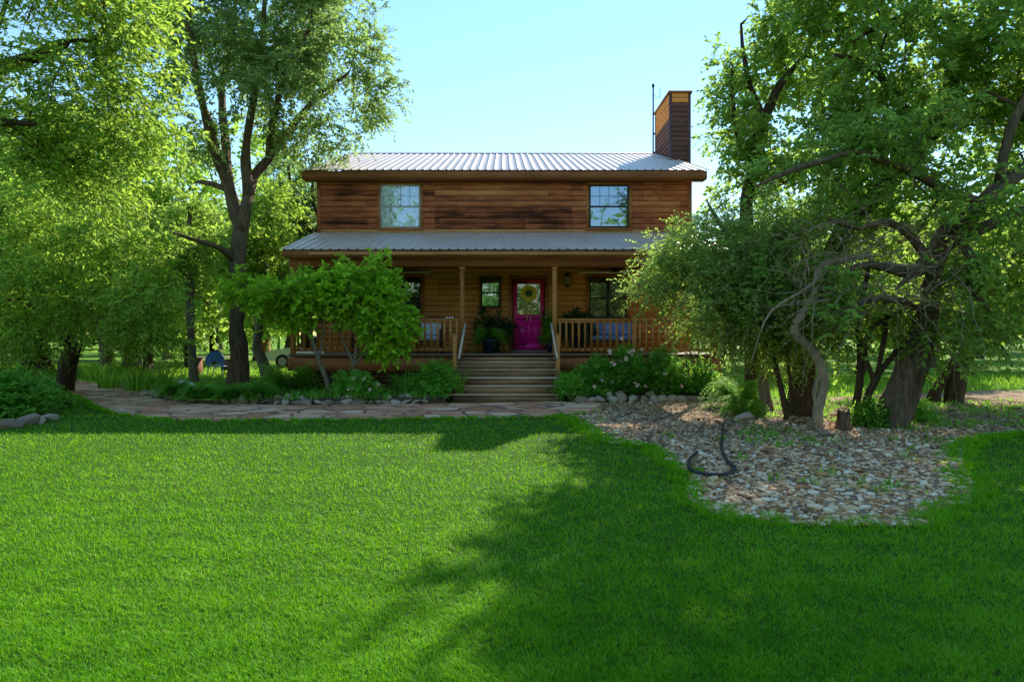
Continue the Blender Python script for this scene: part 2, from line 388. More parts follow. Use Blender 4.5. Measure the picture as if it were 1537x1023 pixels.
tone = np.clip(rng.normal(.42, .30, len(p2))+.40*(clump-.5), 0, 1); pat = np.sin(p2[:, 0]*1.3+1.9*np.sin(p2[:, 1]*.9))*np.sin(p2[:, 1]*1.1+1.4*np.sin(p2[:, 0]*.8)); tone += .14*pat; dry = rng.random(len(p2)) < .02+.05*np.clip(pat, 0, 1); tone[dry] = 1.3
gm = MB(); gm.addmix(*(lambda V, Q, T, t: (V, Q, T, t, t))(*blades(np.column_stack([p2, np.full(len(p2), -.006)]), h, wd, rng, 1.7, tone)))
tag(gm.build('lawn_grass', M_grass), 'thick mown green lawn filling the foreground', 'grass', kind='stuff')

fr = np.random.default_rng(6)
def along(poly, n):
    E = np.array(poly); d = np.linalg.norm(np.diff(E, axis=0), axis=1); c = np.concatenate([[0], np.cumsum(d)]); u = fr.uniform(0, c[-1], n)
    return np.column_stack([np.interp(u, c, E[:, 0]), np.interp(u, c, E[:, 1])])
q = along(grav_edge, 620); k = np.repeat(q, 26, 0)+np.repeat(fr.normal(0, .10, (620, 2)), 26, 0)+fr.normal(0, .035, (620*26, 2))
q2 = along([p for p in pf if -16 < p[0] < 2], 420); k2 = np.repeat(q2, 14, 0)+np.repeat(fr.normal(0, .03, (420, 2)), 14, 0)+fr.normal(0, .03, (420*14, 2)); k2[:, 1] -= .03
k = np.vstack([k, k2]); hh = fr.uniform(.03, .085, len(k)); fm_ = MB(); V, Q_, T_, tt_ = blades(np.column_stack([k, np.zeros(len(k))]), hh, np.clip(.0011*k[:, 1], .005, .02), fr, 1.1, np.clip(fr.normal(.5, .22, len(k)), 0, 1)); fm_.addmix(V, Q_, T_, tt_, tt_)
tag(fm_.build('edge_grass', M_grass), 'longer lawn grass creeping over the gravel and path edges', 'grass', kind='stuff')
# ------------------------------------------------------------------ stones
def ico(sub):
    bm = bmesh.new(); bmesh.ops.create_icosphere(bm, subdivisions=sub, radius=1)
    bm.verts.ensure_lookup_table(); V = np.array([v.co[:] for v in bm.verts]); F = np.array([[v.index for v in f.verts] for f in bm.faces]); bm.free(); return V, F
ICO1, ICOF1 = ico(2); ICO2, ICOF2 = ico(3)
def pebbles(mb, P, size, rng, tones):
    n = len(P)
    ax = rng.uniform(.6, 1.4, (n, 3)); ax[:, 2] = rng.uniform(.3, .6, n); rz = rng.uniform(0, 6.28, n); tl = rng.normal(0, .25, n)
    V = np.repeat(ICO1[None], n, 0)
    ph = rng.uniform(0, 6.28, (n, 3)); fr = rng.uniform(1.2, 2.6, (n, 3))
    d = 1+.14*np.sin(V[..., 0]*fr[:, None, 0]*1.6+ph[:, None, 0])+.12*np.sin(V[..., 1]*fr[:, None, 1]*1.8+ph[:, None, 1])+.1*np.sin(V[..., 2]*3+ph[:, None, 2])
    V = V*d[..., None]*ax[:, None]*size[:, None, None]
    x, y, z = V[..., 0], V[..., 1], V[..., 2]; y, z = y*np.cos(tl)[:, None]-z*np.sin(tl)[:, None], y*np.sin(tl)[:, None]+z*np.cos(tl)[:, None]
    c, s = np.cos(rz)[:, None], np.sin(rz)[:, None]
    V = np.stack([x*c-y*s, x*s+y*c, z], -1)+P[:, None]
    m = len(ICO1); F = (ICOF1[None]+np.arange(n)[:, None, None]*m).reshape(-1, 3)
    mb.add(V.reshape(-1, 3), F, np.repeat(tones, len(ICOF1)))
rng = np.random.default_rng(8)
gx = rng.uniform(.8, 12, 60000); gy = rng.uniform(4.9, 15, 60000); q = np.stack([gx, gy], -1)
dens = np.clip(1.25-(gy-5)/8, .40, 1)*np.where(gx > 5+.25*gy, .35, 1)
q = q[inside(q, GRAV) & (rng.random(len(q)) < dens)]
sz = np.clip(rng.lognormal(-3.95, .38, len(q)), .011, .06)*np.clip(1.05-(q[:, 1]-5)*.03, .7, 1.1)
pm = MB(); pebbles(pm, np.column_stack([q, .006+sz*.25]), sz, rng, np.clip(rng.normal(.47, .33, len(q)), 0, 1))
tag(pm.build('gravel', M_pebble, smooth=True), 'tan and white river pebbles covering the bed under the trees', 'gravel', kind='stuff')

# ------------------------------------------------------------------ the house
house = thing('wooden_house', 'two storey brown wooden house with metal roofs and a full front porch', 'house', (0, 18.9, 0))
YW = 18.9; HX = 5.48
hr = np.random.default_rng(3)
def lap(mb, x0, x1, z0, z1, openings, exp, joints, tonef, axis='x', c0=YW, sgn=-1, lens=(1.8, 4.6)):
    z = z0
    while z < z1-1e-4:
        zt = min(z+exp, z1)
        br = sorted({z, zt}|{v for o in openings for v in o[2:] if z < v < zt})
        js = sorted([x0, x1]+[j for j, p in joints if hr.random() < p]); t = x0
        while t < x1: t += hr.uniform(*lens); js.append(t)
        js = sorted(j for j in js if x0 <= j <= x1); js = [j for i, j in enumerate(js) if i == 0 or j-js[i-1] > .05 or j == x1]
        tones = [tonef(.5*(a+b), .5*(z+zt)) for a, b in zip(js[:-1], js[1:])]
        for za, zb in zip(br[:-1], br[1:]):
            cuts = [(o[0], o[1]) for o in openings if o[2] < (za+zb)/2 < o[3]]
            for (a, b), tn in zip(zip(js[:-1], js[1:]), tones):
                segs = [(a+.003, b-.003)]
                for c, d in cuts:
                    ns = []
                    for s, e in segs:
                        if e <= c or s >= d: ns.append((s, e)); continue
                        if s < c: ns.append((s, c))
                        if e > d: ns.append((d, e))
                    segs = ns
                for s, e in segs:
                    if za == z: za = z+.013
                    oa = .032-.022*(za-z)/exp; ob = .032-.022*(zb-z)/exp
                    if axis == 'x':
                        V = [(s, c0+sgn*oa, za), (e, c0+sgn*oa, za), (e, c0+sgn*ob, zb), (s, c0+sgn*ob, zb), (s, c0, za), (e, c0, za)]
                    else:
                        V = [(c0+sgn*oa, s, za), (c0+sgn*oa, e, za), (c0+sgn*ob, e, zb), (c0+sgn*ob, s, zb), (c0, s, za), (c0, e, za)]
                    mb.add(V, [(0, 1, 2, 3), (4, 5, 1, 0)], tn)
        z = zt
UW = [(-3.66, -2.48, 4.72, 5.99), (2.50, 3.68, 4.72, 5.99)]
LW = [(-3.50, -2.46, 2.05, 3.26), (2.50, 3.62, 2.05, 3.26)]
SW = (-.70, -.12, 2.37, 3.27); DR = (.24, 1.20, 1.07, 3.22)
pad = lambda o, p: (o[0]-p, o[1]+p, o[2]-p, o[3]+p)
# upper wall: weathered, darker low boards in the middle, pale short pieces beside the windows
def tone_up(x, z):
    t = .43+hr.normal(0, .05)
    if z < 5.35 and abs(x) < 2.6: t -= .18
    if z < 5.1 and x < -3.7: t -= .10
    if abs(abs(x)-2.2) < .3 or abs(abs(x)-3.95) < .3: t += .12*hr.choice([-1, 1.3])
    if hr.random() < .05: t += .2
    return t
wall = MB()
wall.box(-HX+.01, HX-.01, YW, 29.7, .95, 6.06, -.4)  # dark backing colour paints the shadow lines seen in the board gaps
lap(wall, -HX, HX, 4.67, 6.06, [pad(o, .085) for o in UW], .165, [(-4.05, .8), (-2.05, .75), (-1.0, .3), (.6, .3), (2.0, .8), (4.1, .8), (4.4, .4)], tone_up)
# gable triangles and side walls
for sx in (-1, 1):
    lap(wall, YW, 29.7, .95, 6.06, [], .165, [], lambda x, z: .45+hr.normal(0, .1), 'y', sx*HX, sx)
    wall.add([(sx*HX, YW, 6.06), (sx*HX, 29.7, 6.06), (sx*HX, 24.3, 8.2)], [(0, 1, 2)], .4)
wall.build('wall', M_siding, house)
lowmb = MB()
lap(lowmb, -HX, HX, 1.07, 3.56, [pad(o, .085) for o in LW]+[pad(SW, .06), (DR[0]-.1, DR[1]+.1, 1.07, DR[3]+.1)], .165, [(-2.35, .9), (-1.95, .7), (1.55, .4), (2.05, .8), (2.35, .8)],
    lambda x, z: .5+hr.normal(0, .07)+(.12 if abs(abs(x)-2.15) < .25 else 0))
lowmb.build('porch_wall', M_porchwall, house)
tr = MB()
for sx in (-1, 1):
    tr.box(sx*HX-.05, sx*HX+.05, YW-.045, YW+.05, 4.55, 6.06, .5)
tr.box(-HX+.05, HX-.05, YW-.034, YW, 4.55, 4.67, .85)
for o in UW+LW:
    a, b, c, d = o; p = .085
    tr.box(a-p, a, YW-.038, YW, c, d, .55); tr.box(b, b+p, YW-.038, YW, c, d, .55)
    tr.box(a-p, b+p, YW-.040, YW, d, d+p, .5); tr.box(a-p-.02, b+p+.02, YW-.052, YW, c-p, c, .5)
a, b, c, d = SW; p = .06
tr.box(a-p, a, YW-.036, YW, c, d, .5); tr.box(b, b+p, YW-.036, YW, c, d, .5); tr.box(a-p, b+p, YW-.038, YW, d, d+p, .5); tr.box(a-p, b+p, YW-.045, YW, c-p, c, .5)
tr.box(DR[0]-.1, DR[0], YW-.04, YW, 1.07, DR[3], .5); tr.box(DR[1], DR[1]+.1, YW-.04, YW, 1.07, DR[3], .5); tr.box(DR[0]-.1, DR[1]+.1, YW-.043, YW, DR[3], DR[3]+.1, .48)
tr.build('trim_board', M_trim, house)
# windows
def window(o, fm, gm, muntins=True, centre=False, lower=None):
    a, b, c, d = o; f = MB(); t = .05; yf = YW-.03
    f.box(a, a+t, yf, YW, c, d); f.box(b-t, b, yf, YW, c, d); f.box(a+t, b-t, yf, YW, d-t, d); f.box(a+t, b-t, yf-.006, YW, c, c+t)
    m = (c+d)/2-.01; f.box(a+t, b-t, yf-.004, YW, m-.022, m+.022)
    if centre: x = (a+b)/2; f.box(x-.045, x+.045, yf-.008, YW, c+t, d-t)
    fo = f.build('window', fm, house)
    p = MB(); p.add([(a+t, YW-.010, m+.02), (b-t, YW-.010, m+.02), (b-t, YW-.010, d-t), (a+t, YW-.010, d-t)], [(0, 1, 2, 3)]); p.build('upper_pane', gm, fo)
    p = MB(); p.add([(a+t, YW-.006, c+t), (b-t, YW-.006, c+t), (b-t, YW-.006, m-.02), (a+t, YW-.006, m-.02)], [(0, 1, 2, 3)]); p.build('lower_pane', lower or gm, fo)
    if muntins:
        q = MB(); wv = (b-a-2*t)
        for k in (1, 2, 3): x = a+t+wv*k/4; q.box(x-.007, x+.007, YW-.016, YW-.008, m+.022, d-t)
        z = (m+.02+d-t)/2; q.box(a+t, b-t, YW-.017, YW-.009, z-.007, z+.007)
        q.build('muntin', fm, fo)
    return fo
window(UW[0], M_greyframe, M_glasscurt, lower=M_glasscurt)['label'] = 'grey framed window with lace behind the glass'
window(UW[1], M_bronze, M_glass)['label'] = 'bronze framed window reflecting blue sky'
window(LW[0], M_bronze, M_glasslow, False, True); window(LW[1], M_bronze, M_glasslow, False, True)
window(SW, M_bronze, M_glass, False)
# roofs: ribbed sheets
def ribbed(x0, x1, ya, za, yb, zb, name):
    mb = MB(); prof = []; x = x0; sp = .229
    while x < x1-1e-6:
        for dx, hh in ((0, 0), (.085, 0), (.1, .024), (.129, .024), (.144, 0)):
            if x+dx <= x1: prof.append((x+dx, hh))
        x += sp
    prof.append((x1, 0)); prof = np.array(prof); n = len(prof)
    ny = nrm(np.array((0, -(zb-za), (yb-ya)))); rows = []
    for (y, z) in ((ya, za), (yb, zb)):
        rows.append(np.column_stack([prof[:, 0], np.full(n, y)+ny[1]*prof[:, 1], np.full(n, z)+ny[2]*prof[:, 1]]))
    V = np.vstack(rows); i = np.arange(n-1); mb.add(V, np.stack([i, i+1, n+i+1, n+i], -1))
    V2 = V-ny*0.012; mb.add(V2, np.stack([n+i, n+i+1, i+1, i], -1))
    mb.add(np.vstack([rows[0], rows[0]-ny*.012]), np.stack([n+i, n+i+1, i+1, i], -1))
    return mb.build(name, M_roof, house)
EY, EZ, RY, RZ = 18.46, 6.32, 24.3, 8.45
ribbed(-5.9, 5.9, EY, EZ, RY, RZ, 'upper_roof'); ribbed(-5.9, 5.9, 30.14, EZ, RY, RZ, 'rear_roof')
rc = MB(); rc.add([(-5.92, RY-.16, RZ-.03), (5.92, RY-.16, RZ-.03), (5.92, RY, RZ+.045), (-5.92, RY, RZ+.045), (-5.92, RY+.16, RZ-.03), (5.92, RY+.16, RZ-.03)], [(0, 1, 2, 3), (3, 2, 5, 4)]); rc.build('ridge_cap', plain('ridge_metal', (.30, .29, .28), .5, .3), house)
ribbed(-5.62, 5.62, 16.0, 3.70, YW-.03, 4.57, 'porch_roof')
ev = MB()
ev.box(-5.86, 5.86, EY+.02, EY+.06, 6.08, 6.29, .42); ev.box(-5.86, 5.86, EY+.06, YW-.03, 6.062, 6.085, .25)
for sx in (-1, 1):
    x = sx*5.84
    for (ya, za, yb, zb) in ((EY+.06, 6.17, RY, 8.30), (30.08, 6.17, RY, 8.30)):
        ev.bar((x, ya, za+.01), (x, yb, zb+.01), .035, .20, .42)
        xs_ = sorted((sx*HX+sx*.03, x)); ev.add([(xs_[0], ya, za-.02), (xs_[1], ya, za-.02), (xs_[1], yb, zb-.02), (xs_[0], yb, zb-.02)], [(0, 1, 2, 3)], .3)
ev.build('upper_eave', M_trim, house)
pe = MB()
pe.box(-5.58, 5.58, 16.03, 16.07, 3.515, 3.675, .40); pe.box(-4.9, 5.4, 15.995, 16.029, 3.555, 3.625, .82)
pe.box(-5.5, 5.5, 16.34, 16.48, 3.30, 3.52, .42)
for sx in (-1, 1):
    pe.bar((sx*5.57, 16.07, 3.60), (sx*5.57, YW-.05, 4.46), .035, .15, .45)
    pe.add([(sx*5.5, 16.1, 3.5), (sx*5.5, YW, 3.5), (sx*5.5, YW, 4.45), (sx*5.5, 16.1, 3.6)], [(0, 1, 2, 3)], .3)
    pe.box(min(sx*5.36, sx*5.5), max(sx*5.36, sx*5.5), 16.48, YW-.03, 3.30, 3.515, .4)
pe.build('porch_beam', M_trim, house)
ce = MB(); ce.box(-5.5, 5.5, 16.07, YW-.03, 3.521, 3.55, .3); ce.build('porch_ceiling', M_porchwall, house)
# chimney
ch = MB(); c0, c1, y0, y1, zt = 5.58, 6.30, 21.6, 23.7, 9.72
ch.box(c0+.03, c1-.03, y0+.03, y1-.03, 0, zt, .35)
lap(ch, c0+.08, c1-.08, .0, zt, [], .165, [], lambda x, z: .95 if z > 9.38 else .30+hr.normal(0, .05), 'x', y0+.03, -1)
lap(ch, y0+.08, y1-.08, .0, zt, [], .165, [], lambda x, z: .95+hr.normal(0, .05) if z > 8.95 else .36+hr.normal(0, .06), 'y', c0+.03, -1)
lap(ch, y0+.08, y1-.08, .0, zt, [], .165, [], lambda x, z: .42+hr.normal(0, .06), 'y', c1-.03, 1)
for x in (c0, c1-.085):
    for y in (y0, y1-.085): ch.box(x, x+.085, y, y+.085, 0, zt, .22)
cho = ch.build('chimney', M_chim, house)
cc = MB(); cc.box(c0-.04, c1+.04, y0-.05, y1+.05, zt, zt+.07, .4); cc.box(c0+.1, c1-.1, y0+.2, y1-.2, zt+.07, zt+.10, .2); cc.build('chimney_cap', M_trim, cho)
fl = MB(); fl.bar((c0-.01, y0+.0, 7.50), (c0-.01, y1, 8.26), .12, .05, .5); fl.build('flashing', M_greyframe, cho)
# porch deck, rim, skirting
dk = MB(); y = 16.25
while y < YW-.01:
    dk.box(-5.5, 5.5, y, min(y+.135, YW-.045), 1.035, 1.07, hr.normal(.5, .12)); y += .14
dk.box(-5.49, 5.49, 16.30, YW-.05, .99, 1.034, .2); dk.build('porch_deck', M_deck, house)
for sx, xa, xb in ((-1, -5.52, -1.27), (1, 1.37, 5.52)):
    rim = MB(); rim.box(xa, xb, 16.28, 16.32, .64, .97, .5); rim.box(min(sx*5.48, sx*5.52), max(sx*5.48, sx*5.52), 16.32, YW, .64, .97, .4); rim.build('rim_board', M_trim, house)
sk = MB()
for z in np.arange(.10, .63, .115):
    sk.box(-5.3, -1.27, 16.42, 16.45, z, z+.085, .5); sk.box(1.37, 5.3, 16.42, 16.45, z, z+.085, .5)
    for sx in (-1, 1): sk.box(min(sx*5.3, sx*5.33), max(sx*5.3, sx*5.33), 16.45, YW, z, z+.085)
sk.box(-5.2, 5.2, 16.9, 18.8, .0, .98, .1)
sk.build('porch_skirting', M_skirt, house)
for x in (-5.42, -1.08, 1.29, 5.42):
    p = MB(); p.box(x-.055, x+.055, 16.36, 16.47, 1.07, 3.30, hr.normal(.5, .08)); p.box(x-.075, x+.075, 16.345, 16.485, 3.22, 3.299, .5); p.build('porch_post', M_rail, house)
def railing(xa, xb):
    r = MB(); r.box(xa, xb, 16.37, 16.46, 1.935, 1.975, .55); r.box(xa, xb, 16.395, 16.435, 1.86, 1.934, .5); r.box(xa, xb, 16.395, 16.435, 1.135, 1.215, .5)
    ro = r.build('porch_railing', M_rail, house); n = int((xb-xa)/.155); st = (xb-xa)/n; me = None
    for k in range(n):
        x = xa+st*(k+.5)
        if me is None or k % 4 == 0:
            b = MB(); b.box(x-.027, x+.027, 16.36, 16.394, 1.15, 1.934, hr.normal(.5, .16)); bo = b.build('baluster', M_rail, ro); me = bo.data; x00 = x
        else:
            bo = bpy.data.objects.new('baluster', me); C.objects.link(bo); bo.parent = ro; bo.location = (x-x00, 0, 0)
railing(-5.365, -3.36); railing(-3.25, -1.135); railing(1.345, 3.28); railing(3.39, 5.365)
for x in (-3.305, 3.335):
    p = MB(); p.box(x-.054, x+.054, 16.36, 16.47, .97, 2.0, .5); p.build('rail_post', M_rail, house)
# steps
stp = MB()
for k in range(1, 6):
    z = 1.07-.178*k; yf = 16.27-.28*k
    stp.box(-1.19, 1.28, yf+.03, yf+.06, z-.178+(.0 if k < 5 else -.02), z-.042, hr.normal(.32, .05))
stp.box(-1.19, 1.28, 16.30, 16.33, .89, 1.034, .45)
for x in (-1.19, 1.24):
    stp.add([(x, 16.28, .0), (x+.04, 16.28, .0), (x+.04, 14.93, .0), (x, 14.93, .0), (x, 16.28, 1.02), (x+.04, 16.28, 1.02), (x+.04, 14.93, .13), (x, 14.93, .13)], [(4, 5, 6, 7), (3, 2, 6, 7), (0, 3, 7, 4), (1, 5, 6, 2)], .3)
so_ = stp.build('porch_steps', M_step, house)
for k in range(1, 6):
    z = 1.07-.178*k; yf = 16.27-.28*k; e = .12 if k == 5 else 0
    t_ = MB(); t_.box(-1.20-e*.9, 1.29+e*.2, yf-.005, yf+.155, z-.04, z, hr.normal(.62, .08)); t_.box(-1.20-e*.9, 1.29+e*.2, yf+.16, yf+.305, z-.04, z-.003, hr.normal(.6, .08)); t_.build('tread', M_step, so_)
for x, yb in ((-1.235, .0), (1.335, .0)):
    p = MB(); p.box(x-.05, x+.05, 15.86, 15.96, yb, 1.56, .6); p.box(x-.055, x+.055, 15.855, 15.965, 1.56, 1.585, .7); p.build('newel_post', M_rail, house)
for xa, xb in ((-1.0, -1.10), (1.20, 1.28)):
    p = MB(); p.bar((xa, 16.36, 1.84), (xb, 15.50, .98), .05, .05); p.build('handrail', M_rod, house)
# front door
dm = MB(); a, b, c, d = DR; yd = YW-.022
def dbox(x0, x1, z0, z1, pr, tone): dm.box(x0, x1, yd-pr, YW, z0, z1, tone)
tz = lambda z: 1. if z < 2.15 else 0.15
dbox(a+.035, a+.14, 1.12, 3.20, .0, .5); dbox(b-.14, b-.035, 1.12, 3.20, .0, .5); dbox(a+.14, b-.14, 3.06, 3.20, .0, .15); dbox(a+.14, b-.14, 1.12, 1.32, .0, 1); dbox(a+.14, b-.14, 2.02, 2.17, .0, .8)
mx_ = (a+b)/2; dbox(mx_-.05, mx_+.05, 1.32, 2.02, .0, 1)
for x0, x1 in ((a+.14, mx_-.05), (mx_+.05, b-.14)):
    dm.box(x0, x1, yd+.012, YW, 1.32, 2.02, 1.); dm.box(x0+.05, x1-.05, yd+.002, YW, 1.38, 1.96, 1.)
door = dm.build('front_door', M_door, house); door['label'] = 'magenta panelled front door with a glazed upper half'
p = MB(); p.add([(a+.14, yd+.012, 2.17), (b-.14, yd+.012, 2.17), (b-.14, yd+.012, 3.06), (a+.14, yd+.012, 3.06)], [(0, 1, 2, 3)]); p.build('door_glass', M_glasslow, door)
p = MB(); p.tube([(a+.09, yd-.01, 1.83), (a+.09, yd-.05, 1.83), (a+.22, yd-.055, 1.82)], .012, 6); p.box(a+.06, a+.12, yd-.012, yd, 1.74, 1.92); p.build('door_handle', M_black, door)
for z in (1.28, 3.12): p = MB(); p.box(a+.03, a+.42, yd-.010, yd-.002, z-.018, z+.018); p.build('strap_hinge', M_black, door)
p = MB(); p.box(b-.09, b-.05, yd-.010, yd-.001, 1.78, 2.3); p.build('pull_bar', M_black, door)
p = MB(); p.box(a-.04, b+.04, YW-.16, YW-.03, 1.072, 1.11); p.build('threshold', plain('weathered_sill', (.36, .32, .28), .7), house)

# ------------------------------------------------------------------ things on the porch and chimney
t = thing('sunflower_chime', 'yellow sunflower wind chime hanging on the magenta door', 'wind chime', (.72, YW-.07, 2.78))
m = MB()
for k in range(20):
    an = k/20*6.283; cx, cz = .72, 2.78; r0, r1, hw = .13, .265, .038
    ca, sa = math.cos(an), math.sin(an)
    m.add([(cx+ca*r0-sa*hw, YW-.075, cz+sa*r0+ca*hw), (cx+ca*r0+sa*hw, YW-.075, cz+sa*r0-ca*hw), (cx+ca*.21+sa*hw*1.2, YW-.10, cz+sa*.21-ca*hw*1.2), (cx+ca*r1, YW-.085, cz+sa*r1), (cx+ca*.21-sa*hw*1.2, YW-.10, cz+sa*.21+ca*hw*1.2)], [(0, 1, 2), (0, 2, 3), (0, 3, 4)], hr.random())
m.build('petals', M_yellow, t)
m = MB(); a_ = np.linspace(0, 6.283, 25); m.tube(np.column_stack([.72+.135*np.cos(a_), np.full(25, YW-.10), 2.78+.135*np.sin(a_)]), .03, 6); m.build('ring', M_yellow, t, smooth=True)
m = MB(); V = [(.72, YW-.105, 2.78)]+[(.72+.12*math.cos(x), YW-.085, 2.78+.12*math.sin(x)) for x in a_[:-1]]; m.add(V, [(0, 1+k, 1+(k+1) % 24) for k in range(24)]); m.build('disc', M_seed, t)
for dx, z0, z1 in ((-.14, 2.5, 2.12), (-.05, 2.5, 1.95), (.05, 2.5, 1.93), (.13, 2.5, 2.1)):
    m = MB(); m.tube([(.72+dx, YW-.085, z0), (.72+dx, YW-.085, z1)], .016, 8); m.tube([(.72+dx, YW-.085, z0), (.72+dx*.6, YW-.085, 2.62)], .004, 4); m.build('chime_tube', M_chime, t)
m = MB(); m.tube([(.72, YW-.08, 2.95), (.72, YW-.07, 3.2)], .006, 5); m.build('hanger', M_black, t)

def lantern(x, z):
    t = thing('wall_lantern', 'black wall lantern between the door and the right porch window', 'lantern', (x, YW-.03, z))
    y = YW-.15
    m = MB(); m.box(x-.05, x+.05, YW-.045, YW-.026, z-.16, z+.14); m.tube([(x, YW-.04, z+.1), (x, YW-.1, z+.2), (x, y, z+.22)], .012, 6); m.build('bracket', M_black, t)
    m = MB(); m.lathe([(.0, .24), (.03, .22), (.05, .17), (.125, .11), (.125, .10), (0, .10)], (x, y, z), 12); m.lathe([(.0, -.24), (.02, -.22), (.06, -.17), (.085, -.165), (.085, -.15), (0, -.15)], (x, y, z), 12)
    for k in range(6):
        an = k/6*6.283; m.tube([(x+.115*math.cos(an), y+.115*math.sin(an), z+.1), (x+.08*math.cos(an), y+.08*math.sin(an), z-.155)], .008, 4)
    m.build('cage', M_black, t)
    gm_, tt, bb = mat('lantern_glass'); setp(bb, .05); bb.inputs['Base Color'].default_value = (.9, .9, .85, 1); bb.inputs['Transmission Weight'].default_value = .9
    m = MB(); m.lathe([(.10, .1), (.07, -.15)], (x, y, z), 12); m.build('glass', gm_, t, smooth=True)
    m = MB(); m.lathe([(.015, -.15), (.015, -.02), (.022, .02), (0, .05)], (x, y, z), 8); m.build('bulb', M_white, t, smooth=True)
lantern(1.86, 3.17)
def fan(x, y, label, rot):
    t = thing('ceiling_fan', label, 'ceiling fan', (x, y, 3.52), 'ceiling fans under the porch roof')
    m = MB(); m.lathe([(0, 0), (.07, 0), (.07, -.03), (.02, -.05), (.02, -.10), (.11, -.12), (.11, -.2), (.05, -.24), (0, -.24)], (x, y, 3.52), 14); m.build('motor', M_black, t, smooth=True)
    for k in range(5):
        an = rot+k/5*6.283; d = np.array((math.cos(an), math.sin(an), 0)); c = np.array((x, y, 3.36))
        m = MB(); m.bar(c+d*.12, c+d*.66, .13, .012, .4); m.build('blade', M_black, t)
fan(-3.0, 17.6, 'dark ceiling fan under the porch roof by the left window', .3)
fan(3.05, 17.6, 'dark ceiling fan under the porch roof by the right window', .9)
for x0, x1, lb in ((-3.75, -2.17, 'slim white tube mounted above the left porch window'), (2.2, 3.75, 'slim white tube mounted above the right porch window')):
    t = thing('tube_light', lb, 'tube light', ((x0+x1)/2, YW-.1, 3.40))
    m = MB(); m.tube([(x0, YW-.1, 3.40), (x1, YW-.1, 3.40)], .032, 10); m.build('tube', M_white, t, smooth=True)
    for x in (x0+.1, x1-.1): m = MB(); m.box(x-.02, x+.02, YW-.1, YW-.02, 3.39, 3.45); m.build('bracket', M_greyframe, t)
# antenna behind the chimney
t = thing('antenna', 'thin dark antenna mast rising beside the chimney', 'antenna', (5.53, 23.76, 7.9))
m = MB(); m.tube([(5.53, 23.76, 7.9), (5.53, 23.76, 10.85)], .028, 8); m.build('mast', M_black, t)
m = MB(); m.lathe([(0, .06), (.05, .05), (.05, -.06), (0, -.07)], (5.53, 23.76, 10.82), 8); m.build('head', M_black, t)
m = MB(); m.tube([(5.54, 23.75, 10.5), (5.62, 23.72, 10.38), (5.74, 23.7, 10.34)], .008, 5); m.build('arm', M_black, t)
m = MB(); m.tube([(5.74, 23.7, 10.34), (5.74, 23.7, 10.68), (5.79, 23.7, 10.70), (5.79, 23.7, 10.36), (5.74, 23.7, 10.34)], .008, 5); m.build('loop', M_black, t)
for z in (9.0, 8.3): m = MB(); m.box(5.51, 5.62, 23.70, 23.78, z, z+.05); m.build('bracket', M_black, t)

def porch_chair(x, y, label, rz=0.):
    t = thing('porch_chair', label, 'chair', (x, y, 1.07), 'wooden armchairs on the porch')
    f = MB(); w_ = .32
    for sx in (-1, 1):
        f.bar((x+sx*w_, y-.28, 1.07), (x+sx*w_, y-.28, 1.68), .05, .05); f.bar((x+sx*w_, y+.30, 1.07), (x+sx*w_, y+.42, 2.05), .05, .05)
        f.bar((x+sx*w_, y-.33, 1.69), (x+sx*w_, y+.36, 1.69), .08, .03)
    f.box(x-w_, x+w_, y-.28, y+.3, 1.36, 1.41); f.bar((x-w_, y+.41, 2.02), (x+w_, y+.41, 2.02), .04, .08)
    f.build('frame', M_chairwood, t)
    for nm, bx in (('seat_cushion', (x-.29, x+.29, y-.29, y+.25, 1.41, 1.53)), ('back_cushion', (x-.27, x+.27, y+.20, y+.36, 1.53, 1.98))):
        bm = bmesh.new(); bmesh.ops.create_cube(bm, size=1); 
        for v in bm.verts: v.co = Vector(((bx[0]+bx[1])/2+v.co.x*(bx[1]-bx[0])-x, (bx[2]+bx[3])/2+v.co.y*(bx[3]-bx[2])-y, (bx[4]+bx[5])/2+v.co.z*(bx[5]-bx[4])-1.07))
        bmesh.ops.bevel(bm, geom=bm.edges[:], offset=.045, segments=3, affect='EDGES'); me = bpy.data.meshes.new(nm); bm.to_mesh(me); bm.free(); me.materials.append(M_cushw)
        o = bpy.data.objects.new(nm, me); C.objects.link(o); o.parent = t
porch_chair(-2.03, 17.45, 'armchair with white cushions by the railing left of the steps')
porch_chair(-3.75, 17.45, 'armchair with white cushions behind the lime green shrub')
